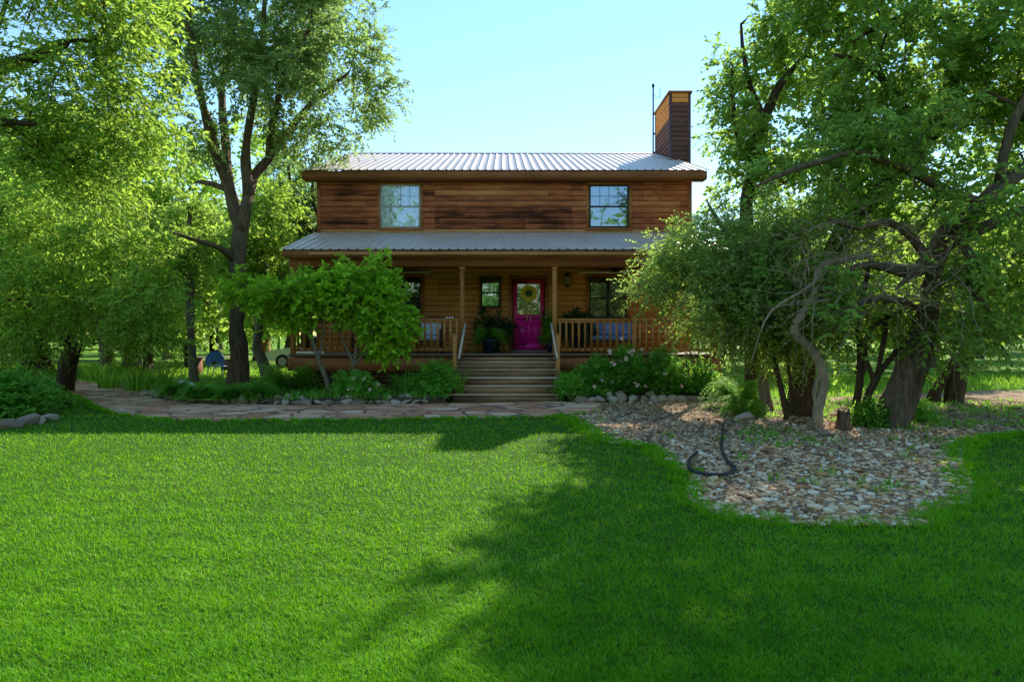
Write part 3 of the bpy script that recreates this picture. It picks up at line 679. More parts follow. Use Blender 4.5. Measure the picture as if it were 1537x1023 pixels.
def swing(x, y):
    t = thing('porch_bench', 'wooden bench with blue cushions behind the right railing', 'bench', (x, y, 1.07))
    f = MB(); w_ = .72
    for sx in (-1, 1):
        f.bar((x+sx*w_, y-.25, 1.07), (x+sx*w_, y-.25, 1.7), .06, .06); f.bar((x+sx*w_, y+.3, 1.07), (x+sx*w_, y+.4, 1.98), .06, .06); f.bar((x+sx*w_, y-.3, 1.70), (x+sx*w_, y+.35, 1.70), .08, .03)
    f.box(x-w_, x+w_, y-.25, y+.3, 1.36, 1.41); f.bar((x-w_, y+.4, 1.95), (x+w_, y+.4, 1.95), .04, .07); f.build('frame', M_chairwood, t)
    for nm, bx in (('seat_cushion', (x-.68, x+.68, y-.27, y+.22, 1.41, 1.54)), ('back_cushion', (x-.66, x+.0, y+.17, y+.35, 1.54, 1.93)), ('back_cushion', (x+.01, x+.67, y+.17, y+.35, 1.54, 1.93))):
        bm = bmesh.new(); bmesh.ops.create_cube(bm, size=1)
        for v in bm.verts: v.co = Vector(((bx[0]+bx[1])/2+v.co.x*(bx[1]-bx[0])-x, (bx[2]+bx[3])/2+v.co.y*(bx[3]-bx[2])-y, (bx[4]+bx[5])/2+v.co.z*(bx[5]-bx[4])-1.07))
        bmesh.ops.bevel(bm, geom=bm.edges[:], offset=.05, segments=3, affect='EDGES'); me = bpy.data.meshes.new(nm); bm.to_mesh(me); bm.free(); me.materials.append(M_cushb)
        o = bpy.data.objects.new(nm, me); C.objects.link(o); o.parent = t
swing(2.95, 17.5)
for k, (x, lb) in enumerate(((-1.47, 'leftmost'), (-1.40, 'middle one'), (-1.33, 'rightmost'))):
    m = MB(); m.lathe([(0, 0), (.022, 0), (.028, .02), (.024, .045), (.0, .05)], (x, 16.415, 1.975), 10)
    tag(m.build('ornament', M_white, org=(x, 16.415, 1.975), smooth=True), 'tiny white ornament on the left railing, '+lb+' of three', 'ornament', 'white ornaments on the railing')
m = MB(); m.tube([(-5.25, 16.31, 1.105), (-4.6, 16.31, 1.105)], .034, 10)
tag(m.build('white_pipe', M_white, org=(-4.9, 16.31, 1.105), smooth=True), 'short white pipe lying on the porch edge at its left corner', 'pipe')

# ------------------------------------------------------------------ foliage generators
def leafset(rng, cen, out, twigs, per, tl, ll, lw, droop=.3, spread=.12, up=.25, upn=.8, mean=.5, sd=.24, ctone=None):
    n = len(cen); T = n*twigs
    base = np.repeat(cen, twigs, 0)+rng.normal(0, spread, (T, 3))
    d = nrm(np.repeat(out, twigs, 0)*.7+rng.normal(0, .6, (T, 3))+np.array((0, 0, up)))
    L = tl*rng.uniform(.5, 1.2, T); side = nrm(np.cross(d, np.array((0, 0, 1.))+rng.normal(0, .4, (T, 3))))
    N = T*per; k = np.tile(np.arange(per), T); s = (k+rng.uniform(.2, .9, N))/per
    D = np.repeat(d, per, 0); Lr = np.repeat(L, per); Sd = np.repeat(side, per, 0)*np.where(k % 2 == 0, 1, -1)[:, None]
    p = np.repeat(base, per, 0)+D*(s*Lr)[:, None]; p[:, 2] -= droop*s*s*Lr
    ax = nrm(D*.75+Sd*.8+rng.normal(0, .35, (N, 3))+np.array((0, 0, -droop*.8)))
    nn = nrm(rng.normal(0, .6, (N, 3))+np.array((0, 0, upn))); wv = nrm(np.cross(ax, nn)); nn = np.cross(wv, ax)
    l = (ll*rng.uniform(.6, 1.3, N))[:, None]; wd = (lw*rng.uniform(.7, 1.25, N))[:, None]
    V = np.stack([p, p+ax*l*.42+wv*wd/2+nn*wd*.16, p+ax*l-nn*l*.12, p+ax*l*.42-wv*wd/2+nn*wd*.16], 1)
    ct = np.repeat(rng.normal(0, .2, n) if ctone is None else ctone, twigs*per)
    tone = np.clip(rng.normal(mean, sd, N)+ct, 0, 1)
    F = np.arange(N*4).reshape(N, 4); tips = base+d*L[:, None]; tips[:, 2] -= droop*L
    return V.reshape(-1, 3), F, tone, base, tips
def catmull(P, step=.22):
    P = np.asarray(P, float); out = []
    for i in range(len(P)-1):
        p0 = P[max(i-1, 0)]; p1 = P[i]; p2 = P[i+1]; p3 = P[min(i+2, len(P)-1)]
        n = max(2, int(np.linalg.norm(p2[:3]-p1[:3])/step))
        for k in range(n):
            t = k/n; out.append(.5*((2*p1)+(-p0+p2)*t+(2*p0-5*p1+4*p2-p3)*t*t+(-p0+3*p1-3*p2+p3)*t**3))
    out.append(P[-1]); return np.array(out)
class Skel:
    def __init__(s, rng): s.P = np.zeros((60000, 3)); s.n = 0; s.par = []; s.len = np.zeros(60000); s.er = []; s.rng = rng
    def node(s, p, par, er=0.):
        i = s.n; s.P[i] = p; s.par.append(par); s.er.append(er); s.len[i] = 0 if par < 0 else s.len[par]+np.linalg.norm(p-s.P[par]); s.n += 1; return i
    def limb(s, pts, wig=.055):
        C_ = catmull(pts); n = len(C_); w_ = np.cumsum(s.rng.normal(0, wig, (n, 3)), 0)*.35; w_ -= w_[0]
        C_[:, :3] += w_*np.linspace(0, 1, n)[:, None]; par = -1
        if s.n:
            d = np.linalg.norm(s.P[:s.n]-C_[0, :3], axis=1); par = int(d.argmin()) if d.min() < .45 else -1
        for q in C_: par = s.node(q[:3], par, q[3])
    def grow(s, cl, bf=.35, step=.45, curve=.12):
        d0 = np.min(np.linalg.norm(s.P[None, :s.n]-cl[:, None], axis=2), axis=1) if s.n*len(cl) < 4e6 else np.linalg.norm(cl-s.P[0], axis=1)
        ends = []
        for ci in np.argsort(d0):
            p = cl[ci]; v = s.P[:s.n]-p; d = np.sqrt((v*v).sum(1)); cost = d+bf*s.len[:s.n]
            cost = cost+np.where(s.P[:s.n, 2] > p[2]+.6*d, .5*d, 0)
            j = int(cost.argmin()); a = s.P[j].copy(); L = d[j]; n = max(2, int(L/step)+1); par = j
            off = s.rng.normal(0, curve*L, 3); off[2] = abs(off[2])*.8
            for k in range(1, n+1):
                t = k/n; q = a+(p-a)*t+off*4*t*(1-t)*.5+s.rng.normal(0, .02, 3)*(k < n); par = s.node(q, par)
            ends.append((ci, par))
        return ends
    def mesh(s, mb, r0=.006, ex=2.3, rmin=.004, rmax=9.):
        n = s.n; par = np.array(s.par); acc = np.zeros(n); ch = [[] for _ in range(n)]
        for i in range(n-1, -1, -1):
            if acc[i] == 0: acc[i] = r0**ex
            if par[i] >= 0: acc[par[i]] += acc[i]; ch[par[i]].append(i)
        R = acc**(1/ex); er = np.array(s.er)
        R = np.where(er > 0, er, R)
        for i in range(n):
            if par[i] >= 0 and er[i] == 0: R[i] = min(R[i], R[par[i]]*.82 if er[par[i]] > 0 else R[par[i]])
        R = np.minimum(R, rmax); s.R = R
        st = [(i, -1) for i in range(n) if par[i] < 0]
        while st:
            i, p = st.pop(); pts = [s.P[p], s.P[i]] if p >= 0 else [s.P[i]]; rr = [min(R[i], R[p]) if p >= 0 else R[i], R[i]] if p >= 0 else [R[i]]
            while ch[i]:
                c = max(ch[i], key=lambda k: (er[k] > 0, acc[k]))
                for k in ch[i]:
                    if k != c: st.append((k, i))
                i = c; pts.append(s.P[i]); rr.append(R[i])
            if len(pts) < 2 or rr[0] < rmin: continue
            rr[-1] *= .5; m = rr[0]; mb.tube(np.array(pts), np.maximum(rr, .0025), 18 if m > .12 else 10 if m > .05 else 5 if m > .02 else 3, cap=m > .03, rough=.2 if m > .025 else 0)
def blobpts(rng, blobs, n, gap=.0, shell=2.4):
    vol = np.array([b[3]*b[4]*b[5] for b in blobs])**.75; vol /= vol.sum(); out = []; dr = []
    for b, v in zip(blobs, vol):
        k = max(3, int(n*v)); u = nrm(rng.normal(0, 1, (k, 3))); r = rng.uniform(0, 1, k)**(1/shell)
        out.append(np.array(b[:3])+u*r[:, None]*np.array(b[3:6])); dr.append(u)
    P = np.vstack(out); D = np.vstack(dr)
    if gap:
        f = np.sin(P[:, 0]*1.9+1.3*np.sin(P[:, 2]*1.7))+np.sin(P[:, 1]*1.7+1.1*np.sin(P[:, 0]*1.5))+np.sin(P[:, 2]*2.3+P[:, 1])
        k = f > -1.5+gap*1.5; P, D = P[k], D[k]
    return P, D
def B(px, py, Y, rxp, rzp, ry): c = W(px, py, Y); return (c[0], c[1], c[2], rxp/FPX*Y, ry, rzp/FPX*Y)
def LP(Y, pts):   # limb from pixel columns at depth(s): (px, py, r[, Y])
    return [np.append(W(p[0], p[1], p[3] if len(p) > 3 else Y), p[2]) for p in pts]
def tree(name, label, limbs, blobs, ncl, bark, leafm, seed, twigs=8, per=9, tl=.45, ll=.075, lw=.036, droop=.3, spread=.16, up=.2, bf=.35, gap=.3, group=None, cat='tree', mean=.5, r0=.006, twigwood=True, base=None, shell=2.4, dead=None, curve=.12, upn=.8):
    rng = np.random.default_rng(seed); sk_ = Skel(rng)
    for i, l in enumerate(limbs):
        f = np.array(l[0], float)
        if f[2] < 1.2 and (i == 0 or np.linalg.norm(sk_.P[:sk_.n]-f[:3], axis=1).min() > .45):
            d = f[:3]-np.array(l[1][:3]); d = d/max(-d[2], .5); g = f[:3]+d*np.array((.25, .25, 1))*max(f[2]+.2, .12)
            l = [np.append(g, f[3]*1.22), np.append(f[:3]*.75+g*.25, f[3]*1.02)]+list(l[1:]) if f[2] > -.1 else l
        sk_.limb(l)
    b0 = sk_.P[0].copy() if base is None else np.array(base); b0[2] = max(b0[2], 0) if base is None else b0[2]
    t = thing(name, label, cat, tuple(b0), group); mb = MB()
    if blobs:
        cl, out = blobpts(rng, blobs, ncl, gap, shell); ll *= 1.4; lw *= 1.6; cl[:, 2] = np.maximum(cl[:, 2], .25); sk_.grow(cl, bf, curve=curve)
        V, F, tone, bs, tp = leafset(rng, cl, out, twigs, per, tl, ll, lw, droop, spread, up, upn, mean)
    sk_.mesh(mb, r0)
    if blobs and twigwood:
        n = len(bs); dd = nrm(tp-bs); x = nrm(np.cross(dd, np.array((.3, .5, .8)))); y = np.cross(dd, x); ring = [x*.005, (-.5*x+.87*y)*.005, (-.5*x-.87*y)*.005]
        VV = np.stack([bs+r for r in ring]+[tp+r*.4 for r in ring], 1).reshape(-1, 3); i = np.arange(n)[:, None]*6
        FF = np.concatenate([i+np.array((0, 1, 4, 3)), i+np.array((1, 2, 5, 4)), i+np.array((2, 0, 3, 5))]); mb.add(VV, FF)
    if dead is not None: dead(mb, rng)
    mb.build('trunk', bark, t, smooth=True)
    if blobs: c = MB(); c.add(V, F, tone); c.build('crown', leafm, t)
    return t

# ------------------------------------------------------------------ trees on the left
tree('oak_tree', 'tall forked oak with dark limbs standing left of the house', [
    LP(17.6, [(362, 598, .36), (359, 560, .25), (357, 500, .21), (360, 420, .195), (363, 350, .19)]),
    LP(17.6, [(363, 350, .17), (350, 305, .15), (336, 262, .13), (318, 215, .13, 17.2), (300, 150, .10, 16.8), (284, 70, .07, 16.5), (272, -40, .05, 16.2)]),
    LP(17.6, [(364, 345, .17), (372, 300, .145), (380, 268, .12, 18), (402, 242, .12, 18.2), (440, 190, .09, 18.6), (475, 150, .07, 18.8), (525, 118, .04, 19)]),
    LP(17.6, [(374, 290, .14), (368, 240, .12), (376, 180, .10, 17.4), (386, 100, .08, 17.2), (392, 10, .06, 17), (398, -90, .04, 17)]),
    LP(17.6, [(345, 285, .13), (338, 215, .11, 18), (330, 140, .09, 18.4), (342, 50, .06, 18.8), (350, -60, .04, 19)]),
    LP(17.6, [(402, 242, .10, 18.2), (410, 180, .08, 17.6), (430, 110, .06, 17), (470, 40, .04, 16.6)]),
    LP(17.6, [(352, 390, .10), (330, 372, .07, 17), (295, 362, .05, 16.6), (258, 352, .03, 16.3)]),
    LP(17.6, [(346, 288, .09), (322, 276, .07), (296, 272, .05)])],
    [B(290, 40, 17, 80, 90, 2.2), B(400, 30, 17.5, 120, 95, 2.8), B(490, 80, 17.8, 90, 75, 2.2), B(540, 135, 18, 50, 55, 1.6), B(395, 130, 17, 120, 60, 2.6), B(520, 190, 18.5, 55, 35, 1.4), B(290, 175, 17, 55, 60, 1.5), B(460, 205, 18.5, 50, 30, 1.3), B(420, -80, 17.5, 150, 70, 3), B(500, -20, 17.5, 60, 60, 2)],
    820, M_bark_oak, M_leaf_oak, 11, twigs=9, per=10, tl=.5, ll=.085, lw=.042, droop=.35, gap=.35)
tree('overhanging_tree', 'pale green tree overhanging the top left of the lawn', [
    [np.array(q) for q in ((-10.6, 10.2, -.1, .3), (-10.4, 10, 1.5, .26), (-10.1, 9.8, 3, .22), (-9.3, 9.6, 4.5, .18), (-8, 9.5, 5.4, .12), (-6.6, 9.4, 6.0, .07))],
    [np.array(q) for q in ((-10.1, 9.8, 3, .2), (-9.6, 9.2, 4.0, .12), (-8.2, 9, 4.4, .08), (-6.5, 8.8, 4.5, .04))],
    [np.array(q) for q in ((-9.3, 9.6, 4.5, .15), (-9.2, 9.4, 6.5, .12), (-8.5, 9.2, 8, .06))]],
    [B(60, 60, 9.5, 120, 110, 1.8), B(170, 150, 9.8, 80, 90, 1.3), B(10, 230, 9.2, 100, 80, 1.6), B(190, 30, 9.6, 55, 70, 1.2), B(120, 260, 9.8, 70, 45, 1.), B(40, 300, 9.6, 70, 40, .9), B(60, -100, 9.5, 200, 90, 2)],
    560, M_bark_dark, M_leaf_lime, 12, twigs=9, per=9, tl=.42, ll=.072, lw=.028, droop=.4, gap=.4, mean=.5)
tree('leaning_tree', 'lime green spreading tree with a short dark trunk beside the path', [
    LP(17.4, [(94, 592, .27), (98, 560, .22), (105, 520, .19)]),
    LP(17.4, [(105, 520, .15), (92, 500, .12, 17), (50, 470, .08, 16.5), (0, 440, .05, 16)]),
    LP(17.4, [(105, 520, .15), (125, 480, .13, 17), (175, 455, .09, 16.2), (225, 435, .05, 15.6)]),
    LP(17.4, [(105, 520, .16), (112, 450, .14), (125, 370, .10, 17), (140, 270, .06, 16.8)])],
    [B(120, 400, 16.0, 130, 80, 1.3), B(225, 450, 15.4, 52, 60, .9), B(40, 455, 15.6, 75, 75, 1.1), B(190, 350, 16.5, 75, 45, 1.4), B(50, 330, 16, 75, 45, 1.4), B(100, 290, 16.6, 110, 45, 1.3), B(215, 505, 15.2, 50, 32, .9), B(30, 515, 15.6, 50, 32, .9), B(150, 480, 15.4, 60, 30, .9)],
    430, M_bark_dark, M_leaf_lime, 13, twigs=9, per=9, tl=.5, ll=.085, lw=.034, droop=.5, gap=.45, mean=.62)
tree('slender_tree', 'slender grey tree beside the white garden stone', [LP(18.7, [(293, 590, .13), (288, 520, .11), (287, 440, .10), (282, 380, .08), (290, 330, .05)])],
    [B(288, 345, 18.7, 45, 40, .9), B(262, 400, 18.6, 30, 25, .6)], 90, M_bark_grey, M_leaf_mid, 14, tl=.45, ll=.09, lw=.04, droop=.4)
tree('crooked_tree', 'crooked grey trunk bending behind the forked oak', [LP(22.5, [(404, 572, .24), (396, 548, .2), (384, 522, .16), (389, 490, .15), (384, 455, .14), (392, 400, .1)])],
    [B(400, 400, 22.5, 45, 70, 1.8), B(365, 410, 23, 50, 60, 1.5), B(400, 320, 23, 40, 50, 1.5)], 260, M_bark_grey, M_leaf_lime, 15, tl=.5, ll=.11, lw=.05)
tree('dark_limbed_tree', 'dark twisted tree behind the left corner of the house', [LP(26, [(458, 560, .2), (462, 450, .17), (470, 370, .14), (452, 330, .1), (436, 300, .07), (425, 250, .05)]),
    LP(26, [(470, 370, .11), (480, 330, .09), (468, 290, .06), (476, 250, .04)]), LP(26, [(462, 400, .1), (440, 380, .07), (405, 360, .05)])],
    [B(445, 270, 26, 50, 40, 2), B(420, 340, 26, 40, 35, 1.6), B(470, 330, 27, 30, 50, 1.5)], 190, M_bark_dark, M_leaf_oak, 16, tl=.5, ll=.12, lw=.055, gap=.5)
# ------------------------------------------------------------------ trees on the right
tree('leaning_oak', 'massive leaning oak with furrowed trunk and gnarled limbs beside the gravel', [
    LP(10.8, [(1335, 640, .34), (1344, 612, .28), (1360, 570, .24), (1378, 525, .19), (1390, 480, .16), (1394, 440, .14), (1404, 400, .13), (1418, 368, .125), (1440, 335, .125), (1472, 302, .12), (1520, 262, .115), (1590, 215, .10), (1680, 150, .08)]),
    LP(10.8, [(1470, 302, .09), (1425, 287, .07, 10.6), (1380, 262, .06, 10.4), (1330, 240, .05, 10.2), (1290, 222, .045, 10), (1240, 236, .045, 9.9), (1190, 250, .035, 9.8), (1140, 272, .02, 9.8)]),
    LP(10.8, [(1420, 368, .10), (1480, 338, .09, 10.6), (1545, 312, .08, 10.5), (1640, 290, .06, 10.4)]),
    LP(10.8, [(1402, 392, .12), (1365, 412, .08, 10.5), (1310, 396, .06, 10.3), (1270, 402, .045, 10.2)]),
    LP(10.8, [(1440, 330, .09), (1410, 350, .075, 10.5), (1395, 380, .06, 10.3), (1370, 420, .045, 10.2), (1355, 440, .03, 10.2)]),
    LP(10.8, [(1400, 405, .09), (1372, 360, .07, 10.6), (1335, 335, .055, 10.3), (1290, 345, .04, 10.1), (1240, 330, .025, 10)]),
    LP(10.8, [(1392, 470, .08), (1350, 450, .06, 10.4), (1300, 455, .045, 10.2), (1262, 480, .03, 10.1)]),
    LP(10.8, [(1430, 350, .08), (1460, 390, .07, 10.5), (1450, 430, .05, 10.3), (1480, 470, .03, 10.2)]),
    LP(10.8, [(1500, 275, .08), (1515, 200, .07), (1560, 100, .05), (1600, 0, .04)])],
    [B(1470, 130, 11.8, 110, 80, 1.5), B(1550, 60, 11.6, 110, 110, 1.8), B(1350, 205, 11.8, 85, 45, 1.0), B(1540, 375, 11.8, 80, 50, 1.2), B(1420, 440, 12.0, 90, 45, 1.1), B(1600, 220, 11.6, 90, 110, 1.6), B(1220, 235, 10.6, 80, 30, .7), B(1390, 300, 10.1, 60, 30, .5), B(1300, 370, 10.2, 60, 28, .5), B(1430, 500, 10.3, 45, 28, .5), B(1345, 425, 10.0, 80, 34, .5), B(1420, 360, 9.9, 70, 40, .45), B(1510, 300, 10, 55, 60, .5), B(1500, 440, 10.2, 70, 50, .6), B(1250, 475, 10.2, 60, 40, .6), B(1370, 180, 10.3, 60, 40, .6), B(1480, 480, 12, 70, 30, 1.0), B(1300, 205, 10.3, 50, 22, .5)],
    620, M_bark_oak, M_leaf_mid, 21, twigs=8, per=9, tl=.42, ll=.08, lw=.042, droop=.3, gap=.5, curve=.22)
tree('diagonal_tree', 'tall tree with a dark trunk slanting up to the top right', [
    LP(12.2, [(1203, 615, .25), (1206, 570, .2), (1210, 500, .17), (1228, 430, .16), (1265, 350, .16), (1330, 285, .16), (1388, 218, .17), (1428, 135, .16), (1466, 55, .15), (1505, -25, .13), (1560, -140, .09)]),
    LP(12.2, [(1388, 218, .1), (1350, 150, .07, 12), (1300, 90, .05, 11.8), (1250, 70, .03, 11.7)]),
    LP(12.2, [(1466, 55, .08), (1400, 20, .06, 12), (1330, 35, .05, 11.8), (1270, 65, .03, 11.6)])],
    [B(1330, 80, 12, 110, 75, 1.8), B(1420, -60, 12.2, 160, 80, 2.2), B(1300, 160, 12, 90, 50, 1.4), B(1270, -40, 12.2, 120, 70, 2), B(1300, 320, 12.2, 90, 60, 1.4), B(1380, 330, 12.6, 90, 60, 1.4), B(1500, 190, 12.6, 60, 70, 1.2)],
    310, M_bark_dark, M_leaf_mid, 22, twigs=8, per=9, tl=.45, ll=.085, lw=.045, gap=.55, droop=.3)
tree('airy_tree', 'broad leafy tree rising beside the chimney', [
    LP(14.5, [(1132, 590, .2), (1132, 500, .16), (1126, 420, .15), (1122, 330, .13), (1130, 250, .12), (1146, 178, .10), (1172, 118, .08), (1215, 60, .05), (1240, -20, .03)]),
    LP(14.5, [(1130, 250, .08), (1108, 205, .06), (1096, 150, .04), (1090, 100, .02)]),
    LP(14.5, [(1146, 178, .07), (1120, 110, .05), (1110, 40, .03)])],
    [B(1180, 85, 14.5, 75, 75, 2), B(1110, 165, 14.3, 46, 66, 1.5), B(1102, 105, 14.3, 22, 34, .8), B(1240, 50, 14.5, 90, 90, 2), B(1190, 190, 14.4, 100, 70, 2), B(1118, 262, 14.2, 46, 36, 1.2), B(1220, -60, 14.5, 80, 50, 1.8), B(1225, 280, 14, 90, 50, 1.6)],
    410, M_bark_dark, M_leaf_mid, 23, twigs=8, per=9, tl=.5, ll=.095, lw=.05, gap=.5, droop=.3)
tree('feathery_tree', 'fine leaved feathery tree covering the right end of the porch', [
    LP(12.9, [(1150, 600, .12), (1140, 540, .1), (1130, 470, .08), (1110, 400, .06), (1080, 340, .04), (1060, 300, .02)]),
    LP(12.9, [(1140, 545, .09), (1100, 480, .07), (1050, 440, .05), (1000, 420, .03), (965, 425, .02)]),
    LP(12.9, [(1148, 560, .08), (1180, 470, .06), (1200, 380, .04), (1190, 320, .02)])],
    [B(1095, 362, 12.7, 75, 62, 1.3), B(1042, 422, 12.5, 64, 50, 1.2), B(1120, 450, 12.4, 110, 80, 1.4), B(1000, 385, 12.5, 35, 35, .6), B(982, 430, 12.4, 36, 24, .6), B(1190, 370, 12.3, 90, 80, 1.3), B(1120, 505, 12.6, 55, 30, 1.), B(1160, 530, 12.2, 45, 25, .7), B(1060, 485, 12.5, 40, 22, .7), B(1005, 340, 12.7, 14, 12, .3), B(970, 432, 12.4, 25, 16, .4)],
    540, M_bark_grey, M_leaf_fine, 24, twigs=10, per=11, tl=.42, ll=.052, lw=.020, droop=.4, gap=.35, mean=.55, spread=.13)
def deadtwigs(mb, rng):
    for _ in range(150):
        a = W(rng.uniform(1180, 1460), rng.uniform(340, 470), rng.uniform(9.7, 10.5)); d = nrm(rng.normal(0, 1, 3)*np.array((1.2, .5, .9))+np.array((-.15, 0, .15))); L = rng.uniform(.5, 1.5)
        t = np.linspace(0, 1, 9)[:, None]; P = a+d*L*t+np.array((0, 0, -1.))*(t**2)*L*rng.uniform(-.1, .6)+np.cumsum(rng.normal(0, .035, (9, 3)), 0)
        mb.tube(P, np.linspace(.009, .003, 9)*rng.uniform(.6, 1.3), 4, cap=False)
tree('dead_snag', 'bleached crooked dead trunk hung with bare grey twigs', [
    LP(10.5, [(1228, 650, .10), (1227, 615, .075), (1236, 580, .07), (1230, 548, .065), (1212, 520, .06), (1190, 500, .075), (1203, 478, .07), (1220, 450, .065), (1228, 420, .06), (1255, 402, .05), (1310, 396, .04)]),
    LP(10.5, [(1232, 560, .04), (1220, 590, .035), (1222, 620, .03), (1229, 640, .02)]), LP(10.5, [(1228, 420, .04), (1200, 440, .03), (1160, 465, .02), (1140, 500, .012), (1128, 540, .006)]),
    LP(10.5, [(1310, 396, .04), (1370, 400, .03), (1430, 410, .02)])], None, 0, M_snag, None, 25, dead=deadtwigs, cat='dead tree')
tree('young_tree', 'thin dark stems forking under the leaning oak', [
    LP(11, [(1282, 645, .07), (1285, 600, .06), (1291, 550, .055), (1286, 500, .05), (1292, 440, .04), (1300, 390, .03)]),
    LP(10.9, [(1292, 632, .06), (1302, 590, .055), (1318, 560, .05), (1345, 530, .04), (1375, 520, .03)]),
    LP(10.9, [(1312, 570, .05), (1300, 540, .04), (1298, 510, .04), (1320, 485, .035), (1350, 470, .03)]),
    LP(10.9, [(1318, 558, .04), (1326, 500, .04), (1322, 440, .03)])],
    [B(1300, 430, 11, 75, 45, 1), B(1370, 470, 11, 70, 35, .9), B(1260, 490, 11.2, 45, 35, .7)], 110, M_bark_dark, M_leaf_mid, 26, tl=.35, ll=.075, lw=.04, gap=.3, twigs=6)
tree('sapling', 'pair of thin dark saplings left of the bleached snag', [
    LP(11.6, [(1180, 612, .05), (1172, 560, .045), (1160, 510, .04), (1150, 450, .03)]), LP(11.6, [(1190, 610, .045), (1184, 560, .04), (1176, 500, .035), (1180, 440, .03)])],
    [B(1165, 440, 11.6, 50, 40, .8), B(1160, 500, 11.8, 45, 28, .7)], 120, M_bark_dark, M_leaf_mid, 27, tl=.35, ll=.07, lw=.035, twigs=6)
tree('slanting_tree', 'pair of leaning dark trunks at the edge of the far right lawn', [
    LP(14.6, [(1432, 588, .2), (1442, 550, .16), (1462, 505, .14), (1490, 440, .12), (1520, 370, .08)]), LP(14.6, [(1404, 582, .12), (1424, 556, .1), (1446, 528, .1), (1480, 505, .09), (1550, 492, .07), (1620, 490, .05)])],
    [B(1500, 400, 14.6, 110, 60, 2), B(1560, 460, 14.4, 70, 40, 1.5), B(1430, 380, 15, 80, 60, 1.5)], 300, M_bark_dark, M_leaf_mid, 28, tl=.45, ll=.10, lw=.055, gap=.3)

# ------------------------------------------------------------------ lime shrubs in front of the porch
tree('lime_shrub', 'bright lime shrub with an upright stem in front of the porch railing', [
    LP(15.0, [(533, 600, .07), (532, 560, .06), (536, 530, .05), (545, 490, .04), (540, 440, .03)]), LP(15, [(533, 555, .04), (520, 520, .03), (500, 480, .02)]), LP(15, [(535, 545, .045), (556, 515, .035), (580, 480, .02)])],
    [B(540, 428, 14.9, 46, 26, .6), B(582, 458, 14.8, 28, 32, .5), B(500, 448, 14.9, 36, 28, .6), B(600, 488, 14.8, 16, 26, .35), B(552, 478, 14.8, 24, 24, .4), B(578, 520, 14.9, 26, 14, .3), B(565, 400, 15, 12, 10, .25), B(520, 408, 15, 12, 10, .25)],
    200, M_bark_grey, M_leaf_shrub, 31, twigs=6, per=9, tl=.26, ll=.10, lw=.045, droop=.25, spread=.10, gap=0, mean=.58, r0=.005, cat='shrub')
tree('lime_shrub', 'bright lime shrub with a leaning stem at the left corner of the porch', [
    LP(14.9, [(500, 600, .065), (490, 570, .055), (478, 540, .045), (466, 500, .04), (455, 460, .03), (430, 440, .02)]), LP(14.9, [(478, 540, .035), (486, 500, .03), (480, 460, .02)]), LP(14.9, [(466, 500, .03), (430, 490, .02), (395, 470, .015)])],
    [B(455, 438, 14.8, 40, 26, .6), B(395, 442, 14.7, 42, 20, .5), B(348, 436, 14.6, 20, 12, .3), B(474, 462, 14.8, 26, 24, .4), B(425, 480, 14.8, 30, 16, .4)],
    105, M_bark_grey, M_leaf_shrub, 32, twigs=6, per=9, tl=.26, ll=.10, lw=.045, droop=.25, spread=.10, gap=.1, mean=.5, r0=.005, cat='shrub')

# ------------------------------------------------------------------ bed plants
def bush(name, label, c, rx, h, n, m, seed, ll=.07, lw=.03, twigs=6, per=7, flowers=0, cat='plant', group=None, mean=.5, up=.5, tl=.2, fm=None):
    rng = np.random.default_rng(seed); t = thing(name, label, cat, tuple(c), group); c = np.array(c, float)
    u = nrm(rng.normal(0, 1, (n, 3))); u[:, 2] = np.abs(u[:, 2]); r = rng.uniform(.15, 1, n)**.5
    cen = c+u*r[:, None]*np.array((rx, rx*.8, h))*.92; cen[:, 2] = np.maximum(cen[:, 2], c[2]+.05)
    s = MB()
    for p in cen[::3]:
        a = c+np.array((rng.normal(0, rx*.12), rng.normal(0, rx*.1), -.03)); q = (a+p)/2+rng.normal(0, .04, 3); s.tube([a, q, p], [.009, .007, .004], 4, cap=False)
    s.build('stems', M_bark_grey, t)
    V, F, tone, bs, tp = leafset(rng, cen, u, twigs, per, tl, ll, lw, .25, .05, up, .8, mean)
    f = MB(); f.add(V, F, tone); f.build('foliage', m, t)
    if flowers:
        fb = MB()
        for k in range(6):
            an = k/6*6.28; ca, sa = math.cos(an), math.sin(an); fb.add([(0, 0, 0), (ca*.035-sa*.02, sa*.035+ca*.02, .016), (ca*.055, sa*.055, .024), (ca*.035+sa*.02, sa*.035-ca*.02, .016)], [(0, 1, 2, 3)])
            fb.add([(0, 0, .01), (ca*.016-sa*.012, sa*.016+ca*.012, .035), (ca*.02, sa*.02, .045), (ca*.016+sa*.012, sa*.016-ca*.012, .035)], [(0, 1, 2, 3)])
        fo = None
        for k in range(flowers):
            d = nrm(np.array((rng.normal(0, .7), -abs(rng.normal(.5, .5)), abs(rng.normal(.6, .4))))); p = d*np.array((rx, rx*.8, h))*1.12; p[2] = max(p[2], .2)
            if fo is None:
                fo = fb.build('blossom', fm or M_pink); fo.parent = t; o = fo
            else: o = fo.copy(); C.objects.link(o); o.parent = t
            o.location = p; o.rotation_euler = (rng.uniform(.4, 1.2), rng.uniform(-.4, .4), rng.uniform(-.6, .6)); o.scale = [rng.uniform(.7, 1.15)]*3
    return t
